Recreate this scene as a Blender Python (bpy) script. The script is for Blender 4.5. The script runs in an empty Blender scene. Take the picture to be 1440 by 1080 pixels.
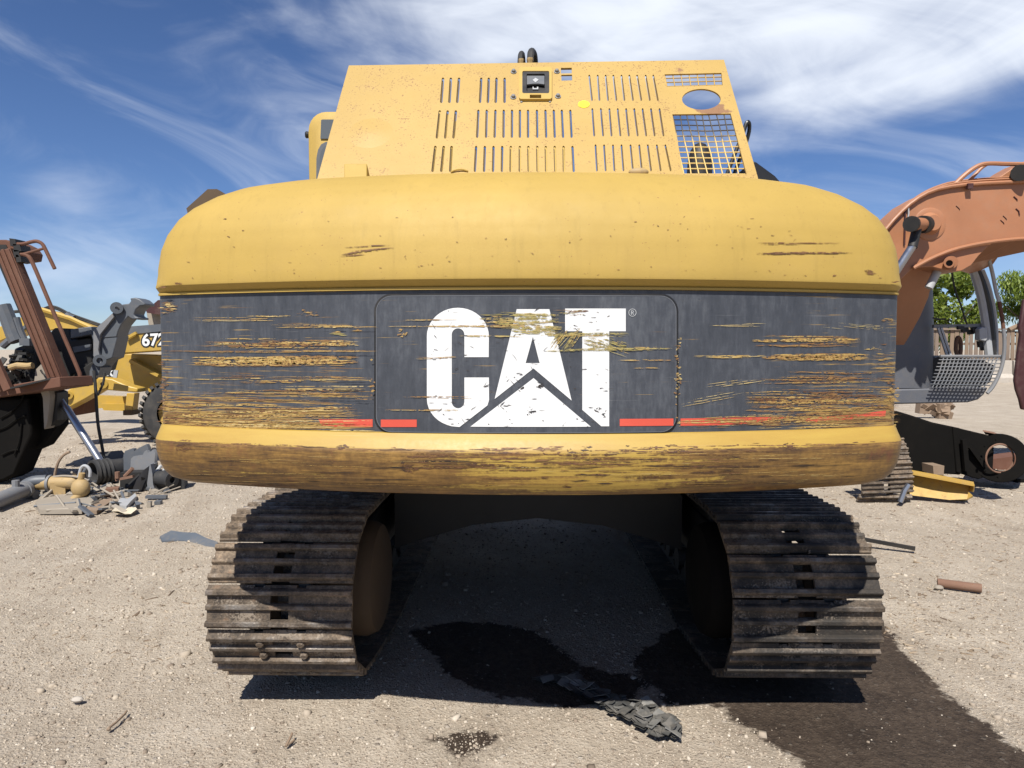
import bpy, bmesh, math, random
import numpy as np
from mathutils import Vector, Matrix
from mathutils.geometry import delaunay_2d_cdt

random.seed(7)
rng = np.random.default_rng(7)
scene = bpy.context.scene
COL = scene.collection
PI = math.pi

# ------------------------------------------------------------------ camera
CAM_H = 1.8
TILT = math.radians(2.862)
FOC = 1000.0                      # focal length in pixels of the 1440 wide photograph
cam_data = bpy.data.cameras.new('camera')
cam_data.sensor_width = 36.0
cam_data.lens = 25.0
cam_data.clip_start = 0.05
cam_data.clip_end = 2000.0
cam = bpy.data.objects.new('camera', cam_data)
cam.location = (0, 0, CAM_H)
cam.rotation_euler = (PI / 2 - TILT, 0, 0)
COL.objects.link(cam)
scene.camera = cam

# ------------------------------------------------------------------ light
SUN_DIR = Vector((0.185, 0.72, -1.0)).normalized()       # the way the light travels
SUN_EL = math.asin(-SUN_DIR.z)
SUN_AZ = math.atan2(-SUN_DIR.x, -SUN_DIR.y)             # clockwise from +Y
SKY_STRENGTH = 0.066
world = bpy.data.worlds.new('World')
scene.world = world
world.use_nodes = True
sun_data = bpy.data.lights.new('sun', 'SUN')
sun_data.energy = 5.0
sun_data.angle = math.radians(0.53)
sun_data.color = (1.0, 0.955, 0.88)
sun = bpy.data.objects.new('sun', sun_data)
sun.rotation_euler = SUN_DIR.to_track_quat('-Z', 'Y').to_euler()
sun.location = (-3, -12, 20)
COL.objects.link(sun)
scene.view_settings.view_transform = 'Standard'
scene.view_settings.look = 'None'
scene.view_settings.exposure = 0.55
scene.view_settings.gamma = 1.0
scene.view_settings.use_curve_mapping = False


# ------------------------------------------------------------------ shader helper
class SH:
    def __init__(self, tree):
        self.t = tree
        self.N = tree.nodes
        self.L = tree.links

    def node(self, typ, **props):
        n = self.N.new(typ)
        for k, v in props.items():
            setattr(n, k, v)
        return n

    def put(self, sock, v):
        if hasattr(v, 'is_linked') or isinstance(v, bpy.types.NodeSocket):
            self.L.new(v, sock)
        elif isinstance(v, (tuple, list)) and sock.type == 'RGBA' and len(v) == 3:
            sock.default_value = (*v, 1)
        else:
            sock.default_value = v

    def coord(self, which='Object'):
        if not hasattr(self, '_tc'):
            self._tc = self.node('ShaderNodeTexCoord')
        return self._tc.outputs[which]

    def vmul(self, vec, s):
        n = self.node('ShaderNodeVectorMath', operation='MULTIPLY')
        self.put(n.inputs[0], vec)
        n.inputs[1].default_value = s
        return n.outputs[0]

    def vadd(self, vec, s):
        n = self.node('ShaderNodeVectorMath', operation='ADD')
        self.put(n.inputs[0], vec)
        self.put(n.inputs[1], s)
        return n.outputs[0]

    def sep(self, vec):
        n = self.node('ShaderNodeSeparateXYZ')
        self.put(n.inputs[0], vec)
        return n.outputs

    def comb(self, x, y, z):
        n = self.node('ShaderNodeCombineXYZ')
        for i, v in enumerate((x, y, z)):
            self.put(n.inputs[i], v)
        return n.outputs[0]

    def noise(self, vec, scale=5, detail=4, rough=0.55, dist=0.0):
        n = self.node('ShaderNodeTexNoise')
        self.put(n.inputs['Vector'], vec)
        n.inputs['Scale'].default_value = scale
        n.inputs['Detail'].default_value = detail
        n.inputs['Roughness'].default_value = rough
        n.inputs['Distortion'].default_value = dist
        return n.outputs['Fac']

    def voro(self, vec, scale=50, feature='F1', out='Distance', rnd=1.0):
        n = self.node('ShaderNodeTexVoronoi', feature=feature)
        self.put(n.inputs['Vector'], vec)
        n.inputs['Scale'].default_value = scale
        n.inputs['Randomness'].default_value = rnd
        return n.outputs[out]

    def m(self, op, a, b=0.0, c=None, clamp=False):
        n = self.node('ShaderNodeMath', operation=op, use_clamp=clamp)
        self.put(n.inputs[0], a)
        self.put(n.inputs[1], b)
        if c is not None:
            self.put(n.inputs[2], c)
        return n.outputs[0]

    def step(self, v, lo, hi):
        n = self.node('ShaderNodeMapRange', interpolation_type='SMOOTHSTEP')
        self.put(n.inputs['Value'], v)
        n.inputs['From Min'].default_value = lo
        n.inputs['From Max'].default_value = hi
        return n.outputs[0]

    def curve(self, v, stops):
        n = self.node('ShaderNodeValToRGB')
        r = n.color_ramp
        while len(r.elements) < len(stops):
            r.elements.new(0.5)
        for e, (p, c) in zip(r.elements, stops):
            e.position = p
            e.color = (c, c, c, 1) if not isinstance(c, (tuple, list)) else (*c, 1)
        self.put(n.inputs[0], v)
        return n.outputs[0]

    def mix(self, f, a, b):
        n = self.node('ShaderNodeMix', data_type='RGBA')
        self.put(n.inputs[0], f)
        self.put(n.inputs[6], a)
        self.put(n.inputs[7], b)
        return n.outputs[2]

    def attr(self, name, out='Fac'):
        n = self.node('ShaderNodeAttribute', attribute_name=name)
        return n.outputs[out]

    def bump(self, h, strength=0.3, dist=0.01):
        n = self.node('ShaderNodeBump')
        n.inputs['Strength'].default_value = strength
        n.inputs['Distance'].default_value = dist
        self.put(n.inputs['Height'], h)
        return n.outputs[0]


def new_mat(name):
    mt = bpy.data.materials.new(name)
    mt.use_nodes = True
    s = SH(mt.node_tree)
    s.mat = mt
    s.b = s.N['Principled BSDF']
    s.b.inputs['Roughness'].default_value = 0.6
    return s


# ------------------------------------------------------------------ sky
def build_sky():
    s = SH(world.node_tree)
    bg = s.N['Background']
    sky = s.node('ShaderNodeTexSky', sky_type='NISHITA')
    sky.sun_disc = False
    sky.sun_elevation = SUN_EL
    sky.sun_rotation = SUN_AZ
    sky.altitude = 1400
    sky.air_density = 1.0
    sky.dust_density = 0.25
    sky.ozone_density = 2.2
    d = s.coord('Generated')
    x, y, z = s.sep(d)
    az = s.m('ARCTAN2', x, y)
    el = s.m('ARCSINE', z)

    def swirl(ang, sx, sy, ofs, scale, detail, rough, dist):
        ca, sa = math.cos(ang), math.sin(ang)
        u = s.m('ADD', s.m('MULTIPLY', az, ca * sx), s.m('MULTIPLY', el, sa * sx))
        v = s.m('ADD', s.m('MULTIPLY', az, -sa * sy), s.m('MULTIPLY', el, ca * sy))
        return s.noise(s.comb(u, v, ofs), scale, detail, rough, dist)

    def blob(a0, e0, ra, re, ang=0.0):
        ca, sa = math.cos(ang), math.sin(ang)
        da = s.m('SUBTRACT', az, a0)
        de = s.m('SUBTRACT', el, e0)
        u = s.m('MULTIPLY', s.m('ADD', s.m('MULTIPLY', da, ca), s.m('MULTIPLY', de, sa)), 1 / ra)
        v = s.m('MULTIPLY', s.m('ADD', s.m('MULTIPLY', da, -sa), s.m('MULTIPLY', de, ca)), 1 / re)
        q = s.m('ADD', s.m('MULTIPLY', u, u), s.m('MULTIPLY', v, v))
        return s.m('EXPONENT', s.m('MULTIPLY', q, -1.0))

    n1 = swirl(0.14, 1.0, 4.2, 1.3, 2.4, 9, 0.50, 0.9)
    n2 = swirl(-0.30, 1.0, 3.0, 5.1, 3.2, 8, 0.56, 1.4)
    n3 = swirl(0.1, 1.0, 1.6, 9.7, 1.3, 4, 0.5, 0.4)
    base = s.m('ADD', s.m('MULTIPLY', n1, 0.62), s.m('MULTIPLY', n2, 0.38))
    base = s.m('ADD', base, s.m('MULTIPLY', s.m('SUBTRACT', n3, 0.5), 0.45))
    bias = s.m('MULTIPLY', blob(0.26, 0.43, 0.42, 0.085, 0.06), 0.46)
    bias = s.m('ADD', bias, s.m('MULTIPLY', blob(0.60, 0.34, 0.33, 0.08, 0.05), 0.25))
    bias = s.m('ADD', bias, s.m('MULTIPLY', blob(-0.545, 0.19, 0.07, 0.035, 0.3), 0.20))
    bias = s.m('ADD', bias, s.m('MULTIPLY', blob(-0.36, 0.33, 0.12, 0.05, -0.4), 0.09))
    bias = s.m('ADD', bias, s.m('MULTIPLY', blob(-0.60, 0.36, 0.13, 0.14, 0.0), 0.08))
    bias = s.m('ADD', bias, s.m('MULTIPLY', blob(-0.62, 0.07, 0.34, 0.10, 0.0), 0.13))
    bias = s.m('SUBTRACT', bias, s.m('MULTIPLY', blob(0.50, 0.225, 0.16, 0.04, 0.1), 0.12))
    dens = s.step(s.m('ADD', base, bias), 0.50, 1.03)
    veil = s.m('MULTIPLY', s.step(s.m('ADD', s.m('MULTIPLY', n2, 0.7), s.m('MULTIPLY', n3, 0.3)), 0.44, 0.70), 0.30)
    dens = s.m('MULTIPLY', s.m('MAXIMUM', dens, veil), 0.95, clamp=True)
    hsv = s.node('ShaderNodeHueSaturation')
    hsv.inputs['Saturation'].default_value = 1.06
    hsv.inputs['Value'].default_value = 0.93
    s.put(hsv.inputs['Color'], sky.outputs[0])
    tint = s.node('ShaderNodeVectorMath', operation='MULTIPLY')
    s.put(tint.inputs[0], hsv.outputs[0])
    tint.inputs[1].default_value = (0.80, 0.90, 1.13)
    col = s.mix(dens, tint.outputs[0], (10.0, 10.6, 11.6))
    s.put(bg.inputs['Color'], col)
    bg.inputs['Strength'].default_value = SKY_STRENGTH


build_sky()

# ------------------------------------------------------------------ pixel -> place helpers
FWD = Vector((0, math.cos(TILT), -math.sin(TILT)))
UPV = Vector((0, math.sin(TILT), math.cos(TILT)))
EYE = Vector((0, 0, CAM_H))


def ray(px, py):
    return FWD + Vector((1, 0, 0)) * ((px - 720) / FOC) + UPV * ((540 - py) / FOC)


def P(px, py, d):
    r = ray(px, py)
    return EYE + r * (d / r.y)


def G(px, py, z=0.0):
    r = ray(px, py)
    return EYE + r * ((z - CAM_H) / r.z)


# ------------------------------------------------------------------ object helpers
WM = {}
I4 = Matrix.Identity(4)


def tag(o, label=None, cat=None, group=None, kind=None):
    if label:
        o['label'] = label
    if cat:
        o['category'] = cat
    if group:
        o['group'] = group
    if kind:
        o['kind'] = kind
    return o


def thing(name, label, cat, loc, group=None, mat=None):
    o = bpy.data.objects.new(name, None)
    o.empty_display_size = 0.2
    COL.objects.link(o)
    m = mat if mat is not None else Matrix.Translation(Vector(loc))
    o.matrix_world = m
    WM[o.name] = m.copy()
    return tag(o, label, cat, group)


class MB:
    """collects geometry in a build space; build() links it as one mesh object"""

    def __init__(self):
        self.v = []
        self.f = []

    def add(self, vs, fs):
        b = len(self.v)
        self.v += [Vector(p) for p in vs]
        self.f += [tuple(b + i for i in q) for q in fs]
        return self

    def box(self, c, size, rot=None, taper=1.0):
        c = Vector(c)
        hx, hy, hz = (k / 2 for k in size)
        R = rot if rot is not None else Matrix.Identity(3)
        pts = []
        for sz in (-1, 1):
            k = taper if sz > 0 else 1.0
            for sx, sy in ((-1, -1), (1, -1), (1, 1), (-1, 1)):
                pts.append(c + R @ Vector((sx * hx * k, sy * hy * k, sz * hz)))
        return self.add(pts, [(0, 3, 2, 1), (4, 5, 6, 7), (0, 1, 5, 4), (1, 2, 6, 5), (2, 3, 7, 6), (3, 0, 4, 7)])

    def beam(self, p0, p1, w, h, up=(0, 0, 1)):
        p0, p1 = Vector(p0), Vector(p1)
        d = (p1 - p0)
        L = d.length
        d.normalize()
        up = Vector(up)
        s = d.cross(up)
        if s.length < 1e-4:
            s = d.cross(Vector((1, 0, 0)))
        s.normalize()
        u = s.cross(d).normalized()
        R = Matrix((s, d, u)).transposed()
        return self.box((p0 + p1) / 2, (w, L, h), R)

    def cyl(self, p0, p1, r0, r1=None, n=16, caps=True):
        r1 = r0 if r1 is None else r1
        p0, p1 = Vector(p0), Vector(p1)
        d = (p1 - p0).normalized()
        a = d.orthogonal().normalized()
        b = d.cross(a)
        vs = []
        for p, r in ((p0, r0), (p1, r1)):
            for i in range(n):
                t = 2 * PI * i / n
                vs.append(p + a * (r * math.cos(t)) + b * (r * math.sin(t)))
        fs = [(i, (i + 1) % n, n + (i + 1) % n, n + i) for i in range(n)]
        if caps:
            fs += [tuple(range(n - 1, -1, -1)), tuple(range(n, 2 * n))]
        return self.add(vs, fs)

    def ring(self, p0, p1, ro, ri, n=24, ro1=None):
        """tube wall with real thickness from p0 to p1"""
        ro1 = ro if ro1 is None else ro1
        p0, p1 = Vector(p0), Vector(p1)
        d = (p1 - p0).normalized()
        a = d.orthogonal().normalized()
        b = d.cross(a)
        vs = []
        for p, r in ((p0, ro), (p1, ro1), (p1, ri), (p0, ri)):
            for i in range(n):
                t = 2 * PI * i / n
                vs.append(p + a * (r * math.cos(t)) + b * (r * math.sin(t)))
        fs = []
        for k in range(4):
            k2 = (k + 1) % 4
            for i in range(n):
                j = (i + 1) % n
                fs.append((k * n + i, k * n + j, k2 * n + j, k2 * n + i))
        return self.add(vs, fs)

    def lathe(self, p0, axis, prof, n=24):
        """prof: list of (distance along axis, radius)"""
        d = Vector(axis).normalized()
        p0 = Vector(p0)
        a = d.orthogonal().normalized()
        b = d.cross(a)
        vs, fs = [], []
        for (t, r) in prof:
            for i in range(n):
                q = 2 * PI * i / n
                vs.append(p0 + d * t + a * (r * math.cos(q)) + b * (r * math.sin(q)))
        for k in range(len(prof) - 1):
            for i in range(n):
                j = (i + 1) % n
                fs.append((k * n + i, k * n + j, (k + 1) * n + j, (k + 1) * n + i))
        return self.add(vs, fs)

    def tube(self, pts, r, n=8, closed=False, smooth=0):
        pts = [Vector(p) for p in pts]
        for _ in range(smooth):
            q = [pts[0]]
            for a, b in zip(pts[:-1], pts[1:]):
                q += [a * 0.75 + b * 0.25, a * 0.25 + b * 0.75]
            q.append(pts[-1])
            pts = q
        vs, fs = [], []
        a = None
        for i, p in enumerate(pts):
            d = (pts[min(i + 1, len(pts) - 1)] - pts[max(i - 1, 0)]).normalized()
            if a is None:
                a = d.orthogonal().normalized()
            else:
                a = (a - d * a.dot(d)).normalized()
            b = d.cross(a)
            for k in range(n):
                t = 2 * PI * k / n
                vs.append(p + a * (r * math.cos(t)) + b * (r * math.sin(t)))
        for i in range(len(pts) - 1):
            for k in range(n):
                j = (k + 1) % n
                fs.append((i * n + k, i * n + j, (i + 1) * n + j, (i + 1) * n + k))
        fs += [tuple(range(n - 1, -1, -1)), tuple(range((len(pts) - 1) * n, len(pts) * n))]
        return self.add(vs, fs)

    def slab(self, pts, off):
        """closed outline in 3D pushed along off"""
        off = Vector(off)
        n = len(pts)
        vs = [Vector(p) for p in pts] + [Vector(p) + off for p in pts]
        fs = [tuple(range(n)), tuple(range(2 * n - 1, n - 1, -1))]
        fs += [(i, n + i, n + (i + 1) % n, (i + 1) % n) for i in range(n)]
        return self.add(vs, fs)

    def loft(self, rows, closed=True, cap0=False, cap1=False):
        n = len(rows[0])
        vs = [p for r in rows for p in r]
        fs = []
        for k in range(len(rows) - 1):
            for i in range(n if closed else n - 1):
                j = (i + 1) % n
                fs.append((k * n + i, k * n + j, (k + 1) * n + j, (k + 1) * n + i))
        if cap0:
            fs.append(tuple(range(n - 1, -1, -1)))
        if cap1:
            fs.append(tuple(range((len(rows) - 1) * n, len(rows) * n)))
        return self.add(vs, fs)

    def sphere(self, c, r, nu=14, nv=9, sq=(1, 1, 1)):
        c = Vector(c)
        rows = []
        for k in range(nv + 1):
            th = PI * k / nv
            rr = max(math.sin(th), 1e-3)
            rows.append([c + Vector((r * sq[0] * rr * math.cos(2 * PI * i / nu), r * sq[1] * rr * math.sin(2 * PI * i / nu),
                                     r * sq[2] * math.cos(th))) for i in range(nu)])
        return self.loft(rows)

    def build(self, name, mat, parent=None, space=I4, angle=35, bevel=0.0, fix=True):
        me = bpy.data.meshes.new(name)
        inv = WM[parent.name].inverted() if parent is not None else I4
        T = inv @ space
        me.from_pydata([T @ p for p in self.v], [], self.f)
        if fix:
            bm = bmesh.new()
            bm.from_mesh(me)
            bmesh.ops.recalc_face_normals(bm, faces=bm.faces)
            bm.to_mesh(me)
            bm.free()
        me.polygons.foreach_set('use_smooth', [True] * len(me.polygons))
        me.set_sharp_from_angle(angle=math.radians(angle))
        me.materials.append(mat)
        o = bpy.data.objects.new(name, me)
        COL.objects.link(o)
        if parent is not None:
            o.parent = parent
            WM[o.name] = WM[parent.name]
        else:
            WM[o.name] = I4
        if bevel:
            b = o.modifiers.new('bevel', 'BEVEL')
            b.width = bevel
            b.segments = 2
            b.limit_method = 'ANGLE'
            b.angle_limit = math.radians(40)
        return o


def solo(mb, name, mat, label, cat, group=None, **kw):
    """a thing that is a single mesh: its origin goes to its base"""
    c = sum(mb.v, Vector()) / len(mb.v)
    z = min(p.z for p in mb.v)
    base = Vector((c.x, c.y, z))
    for p in mb.v:
        p -= base
    o = mb.build(name, mat, **kw)
    o.location = base
    WM[o.name] = Matrix.Translation(base)
    return tag(o, label, cat, group)


def cdt(outer, holes=()):
    """triangles of a polygon with holes (2D)"""
    vs, es = [], []
    for loop in [outer] + list(holes):
        b = len(vs)
        vs += [Vector(p) for p in loop]
        es += [(b + i, b + (i + 1) % len(loop)) for i in range(len(loop))]
    V, E, F, *_ = delaunay_2d_cdt(vs, es, [], 0, 1e-7)

    def inside(p, poly):
        c = False
        n = len(poly)
        for i in range(n):
            a, b = poly[i], poly[(i + 1) % n]
            if (a[1] > p[1]) != (b[1] > p[1]) and p[0] < (b[0] - a[0]) * (p[1] - a[1]) / (b[1] - a[1]) + a[0]:
                c = not c
        return c
    out = []
    for t in F:
        cx = sum(V[i][0] for i in t) / 3
        cy = sum(V[i][1] for i in t) / 3
        if inside((cx, cy), outer) and not any(inside((cx, cy), h) for h in holes):
            out.append(t)
    return V, out


# ------------------------------------------------------------------ materials
def worn_paint(name, col, rust=0.15, rust_col=(0.11, 0.045, 0.022), dirt=0.25, rough=0.5, scale=1.0, dirt_col=(0.20, 0.165, 0.125),
               speck=0.0, streak=False, metal=0.0, bump=0.15):
    s = new_mat(name)
    o = s.vmul(s.coord(), (scale, scale, scale))
    n_big = s.noise(o, 1.7, 5, 0.6)
    n_mid = s.noise(o, 9, 6, 0.65)
    n_fine = s.noise(o, 70, 5, 0.6)
    c = s.mix(s.step(n_big, 0.3, 0.75), tuple(k * 0.90 for k in col), tuple(min(1, k * 1.07) for k in col))
    if dirt:
        dm = s.m('MULTIPLY', s.step(s.m('ADD', s.m('MULTIPLY', n_mid, 0.6), s.m('MULTIPLY', n_big, 0.5)), 0.5, 0.75), dirt)
        c = s.mix(dm, c, dirt_col)
    if streak:
        sv = s.noise(s.vmul(o, (34, 34, 1.6)), 1.0, 5, 0.6)
        c = s.mix(s.m('MULTIPLY', s.step(sv, 0.52, 0.75), 0.30), c, tuple(k * 0.70 for k in col))
    rm = s.step(s.m('ADD', s.m('MULTIPLY', n_mid, 0.55), s.m('MULTIPLY', n_fine, 0.45)), 0.74 - rust * 0.4, 0.78 - rust * 0.4)
    rc = s.mix(n_fine, rust_col, tuple(min(1, k * 2.0) for k in rust_col))
    c = s.mix(rm, c, rc)
    if speck:
        sp = s.step(s.noise(o, 120, 2, 0.5), 0.735 - 0.07 * speck, 0.76 - 0.07 * speck)
        gate = s.step(s.noise(o, 3.1, 4, 0.6), 0.40, 0.62)
        c = s.mix(s.m('MULTIPLY', sp, gate), c, (0.20, 0.085, 0.03))
    s.put(s.b.inputs['Base Color'], c)
    s.put(s.b.inputs['Roughness'], s.m('ADD', s.m('MULTIPLY', n_mid, 0.25), s.m('ADD', s.m('MULTIPLY', rm, 0.3), rough - 0.12)))
    s.b.inputs['Metallic'].default_value = metal
    s.put(s.b.inputs['Normal'], s.bump(s.m('ADD', s.m('MULTIPLY', n_fine, 0.35), n_mid), bump, 0.006))
    return s.mat


YELLOW = (0.40, 0.268, 0.058)
M = {}
M['yellow'] = worn_paint('faded_yellow_paint', YELLOW, rust=0.04, dirt=0.28, rough=0.66, speck=0.35, streak=True, bump=0.13,
                         dirt_col=(0.34, 0.225, 0.07))
M['yellow2'] = worn_paint('yellow_loader_paint', (0.43, 0.275, 0.045), rust=0.10, dirt=0.25, rough=0.45)
M['yellow3'] = worn_paint('chipped_yellow_paint', (0.42, 0.26, 0.05), rust=0.36, dirt=0.35, rough=0.6, scale=2.0)
M['orange'] = worn_paint('faded_orange_paint', (0.335, 0.145, 0.070), rust=0.09, dirt=0.15, rough=0.5, rust_col=(0.10, 0.04, 0.025))
M['maroon'] = worn_paint('maroon_paint', (0.045, 0.010, 0.011), rust=0.2, dirt=0.2, rough=0.6)
M['rust'] = worn_paint('rusty_iron', (0.115, 0.048, 0.028), rust=0.48, dirt=0.40, dirt_col=(0.16, 0.10, 0.07), rough=0.85, rust_col=(0.075, 0.032, 0.02), scale=1.5, bump=0.4)
M['rust_light'] = worn_paint('light_rusty_iron', (0.17, 0.092, 0.06), rust=0.42, dirt=0.3, rough=0.85, scale=3)
M['black'] = worn_paint('grimy_black_steel', (0.014, 0.013, 0.012), rust=0.05, dirt=0.16, rough=0.6, dirt_col=(0.07, 0.055, 0.042))
M['blackclean'] = worn_paint('black_plastic', (0.012, 0.012, 0.013), rust=-0.4, dirt=0.12, rough=0.42, bump=0.03)
M['rubber'] = worn_paint('black_rubber', (0.022, 0.022, 0.023), rust=-0.4, dirt=0.4, rough=0.75, dirt_col=(0.10, 0.088, 0.072))
M['grey'] = worn_paint('blue_grey_steel', (0.085, 0.095, 0.110), rust=0.06, dirt=0.22, rough=0.5)
M['grey_mid'] = worn_paint('worn_grey_steel', (0.17, 0.175, 0.185), rust=0.10, dirt=0.35, rough=0.55, scale=2)
M['grey_lite'] = worn_paint('pale_grey_steel', (0.36, 0.37, 0.38), rust=0.05, dirt=0.25, rough=0.45)
M['cabgrey'] = worn_paint('cab_grey_panel', (0.095, 0.10, 0.115), rust=0.02, dirt=0.25, rough=0.55)
M['tan'] = worn_paint('dusty_tan_panel', (0.27, 0.235, 0.19), rust=0.10, dirt=0.3, rough=0.8)
M['brass'] = worn_paint('dusty_yellow_casting', (0.36, 0.25, 0.11), rust=0.32, dirt=0.6, rough=0.65, scale=3)
M['wood'] = worn_paint('weathered_wood', (0.22, 0.155, 0.105), rust=0.1, dirt=0.4, rough=0.9, scale=2, rust_col=(0.09, 0.06, 0.04))
M['fence'] = worn_paint('weathered_fence_wood', (0.20, 0.15, 0.115), rust=0.15, dirt=0.35, rough=0.9, rust_col=(0.08, 0.055, 0.04))
M['concrete'] = worn_paint('stained_concrete', (0.40, 0.36, 0.31), rust=0.12, dirt=0.4, rough=0.9, rust_col=(0.2, 0.12, 0.08))
M['cloth'] = worn_paint('pale_rag', (0.55, 0.48, 0.36), rust=0.1, dirt=0.3, rough=0.95, scale=4)
M['bluesheet'] = worn_paint('blue_grey_sheet', (0.085, 0.10, 0.12), rust=0.02, dirt=0.45, rough=0.55, scale=2)
M['scrapdark'] = worn_paint('dark_torn_rubber', (0.055, 0.055, 0.052), rust=0.0, dirt=0.75, rough=0.7, scale=3, dirt_col=(0.15, 0.135, 0.115))
M['platedge'] = worn_paint('rubbed_plate_edge', (0.10, 0.105, 0.118), rust=0.12, dirt=0.3, rough=0.45, rust_col=(0.16, 0.10, 0.04), dirt_col=(0.05, 0.055, 0.065), scale=3)
M['flake'] = worn_paint('dusty_rubber_flake', (0.14, 0.138, 0.13), rust=0.0, dirt=0.5, rough=0.6, scale=5, dirt_col=(0.26, 0.24, 0.21))
M['white'] = worn_paint('white_decal', (0.67, 0.675, 0.67), rust=-0.05, dirt=0.25, dirt_col=(0.42, 0.43, 0.44), rough=0.5, scale=1.0, rust_col=(0.07, 0.07, 0.075), bump=0.02)
M['red'] = worn_paint('faded_red_decal', (0.56, 0.075, 0.045), rust=0.02, dirt=0.05, rough=0.5, rust_col=(0.16, 0.1, 0.05), bump=0.02)
M['sticker'] = worn_paint('lemon_sticker', (0.80, 0.66, 0.02), rust=-0.4, dirt=0.05, rough=0.5)
M['oily'] = worn_paint('oily_black_steel', (0.005, 0.0045, 0.004), rust=-0.2, dirt=0.10, rough=0.85, dirt_col=(0.035, 0.028, 0.022))
M['oily'].node_tree.nodes['Principled BSDF'].inputs['Specular IOR Level'].default_value = 0.12
M['hub'] = worn_paint('dusty_brown_casting', (0.075, 0.048, 0.026), rust=0.15, dirt=0.4, dirt_col=(0.105, 0.078, 0.05), rough=0.85)


def mat_chrome():
    s = new_mat('scuffed_chrome')
    s.b.inputs['Base Color'].default_value = (0.33, 0.34, 0.37, 1)
    s.b.inputs['Metallic'].default_value = 0.9
    s.put(s.b.inputs['Roughness'], s.m('ADD', s.m('MULTIPLY', s.noise(s.coord(), 14, 4), 0.3), 0.18))
    return s.mat


M['chrome'] = mat_chrome()


def mat_glass():
    s = new_mat('tinted_glass')
    s.b.inputs['Base Color'].default_value = (0.10, 0.11, 0.115, 1)
    s.b.inputs['Roughness'].default_value = 0.08
    s.b.inputs['Specular IOR Level'].default_value = 0.6
    return s.mat


M['glass'] = mat_glass()


def mat_band():
    """weathered dark grey paint: pale vertical run marks, fine horizontal scuffs that show yellow and rust"""
    s = new_mat('dark_grey_band_paint')
    o = s.coord()
    v1 = s.noise(s.vmul(o, (30, 30, 5.5)), 1.0, 7, 0.66)
    v2 = s.noise(s.vmul(o, (110, 110, 22)), 1.0, 5, 0.65)
    big = s.noise(o, 2.3, 4, 0.6)
    iso = s.noise(o, 24, 7, 0.72)
    k = s.m('ADD', s.m('MULTIPLY', v1, 0.36), s.m('ADD', s.m('MULTIPLY', v2, 0.26), s.m('ADD', s.m('MULTIPLY', iso, 0.30), s.m('MULTIPLY', big, 0.35))))
    c = s.curve(k, [(0.46, (0.028, 0.032, 0.040)), (0.62, (0.044, 0.049, 0.060)), (0.78, (0.078, 0.085, 0.098)), (0.92, (0.14, 0.15, 0.165))])
    h1 = s.noise(s.vmul(o, (2.2, 2.2, 120)), 1.0, 5, 0.65, 0.3)
    h2 = s.noise(s.vmul(o, (9, 9, 320)), 1.0, 3, 0.6)
    gate = s.attr('wear')
    hh = s.m('ADD', s.m('MULTIPLY', h1, 0.7), s.m('MULTIPLY', h2, 0.3))
    wmask = s.step(s.m('ADD', hh, s.m('MULTIPLY', gate, 0.30)), 0.645, 0.69)
    yc = s.mix(s.step(s.noise(s.vmul(o, (5, 5, 90)), 1.0, 4, 0.7), 0.36, 0.58), (0.12, 0.062, 0.026), (0.33, 0.215, 0.066))
    c = s.mix(wmask, c, yc)
    grey = s.step(s.noise(s.vmul(o, (3, 3, 150)), 1.0, 3, 0.6), 0.70, 0.76)
    c = s.mix(s.m('MULTIPLY', grey, 0.5), c, (0.20, 0.20, 0.21))
    s.put(s.b.inputs['Base Color'], c)
    s.put(s.b.inputs['Roughness'], s.m('ADD', s.m('MULTIPLY', v1, 0.3), 0.36))
    s.put(s.b.inputs['Normal'], s.bump(s.m('ADD', v2, wmask), 0.05, 0.004))
    return s.mat


M['band'] = mat_band()


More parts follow.
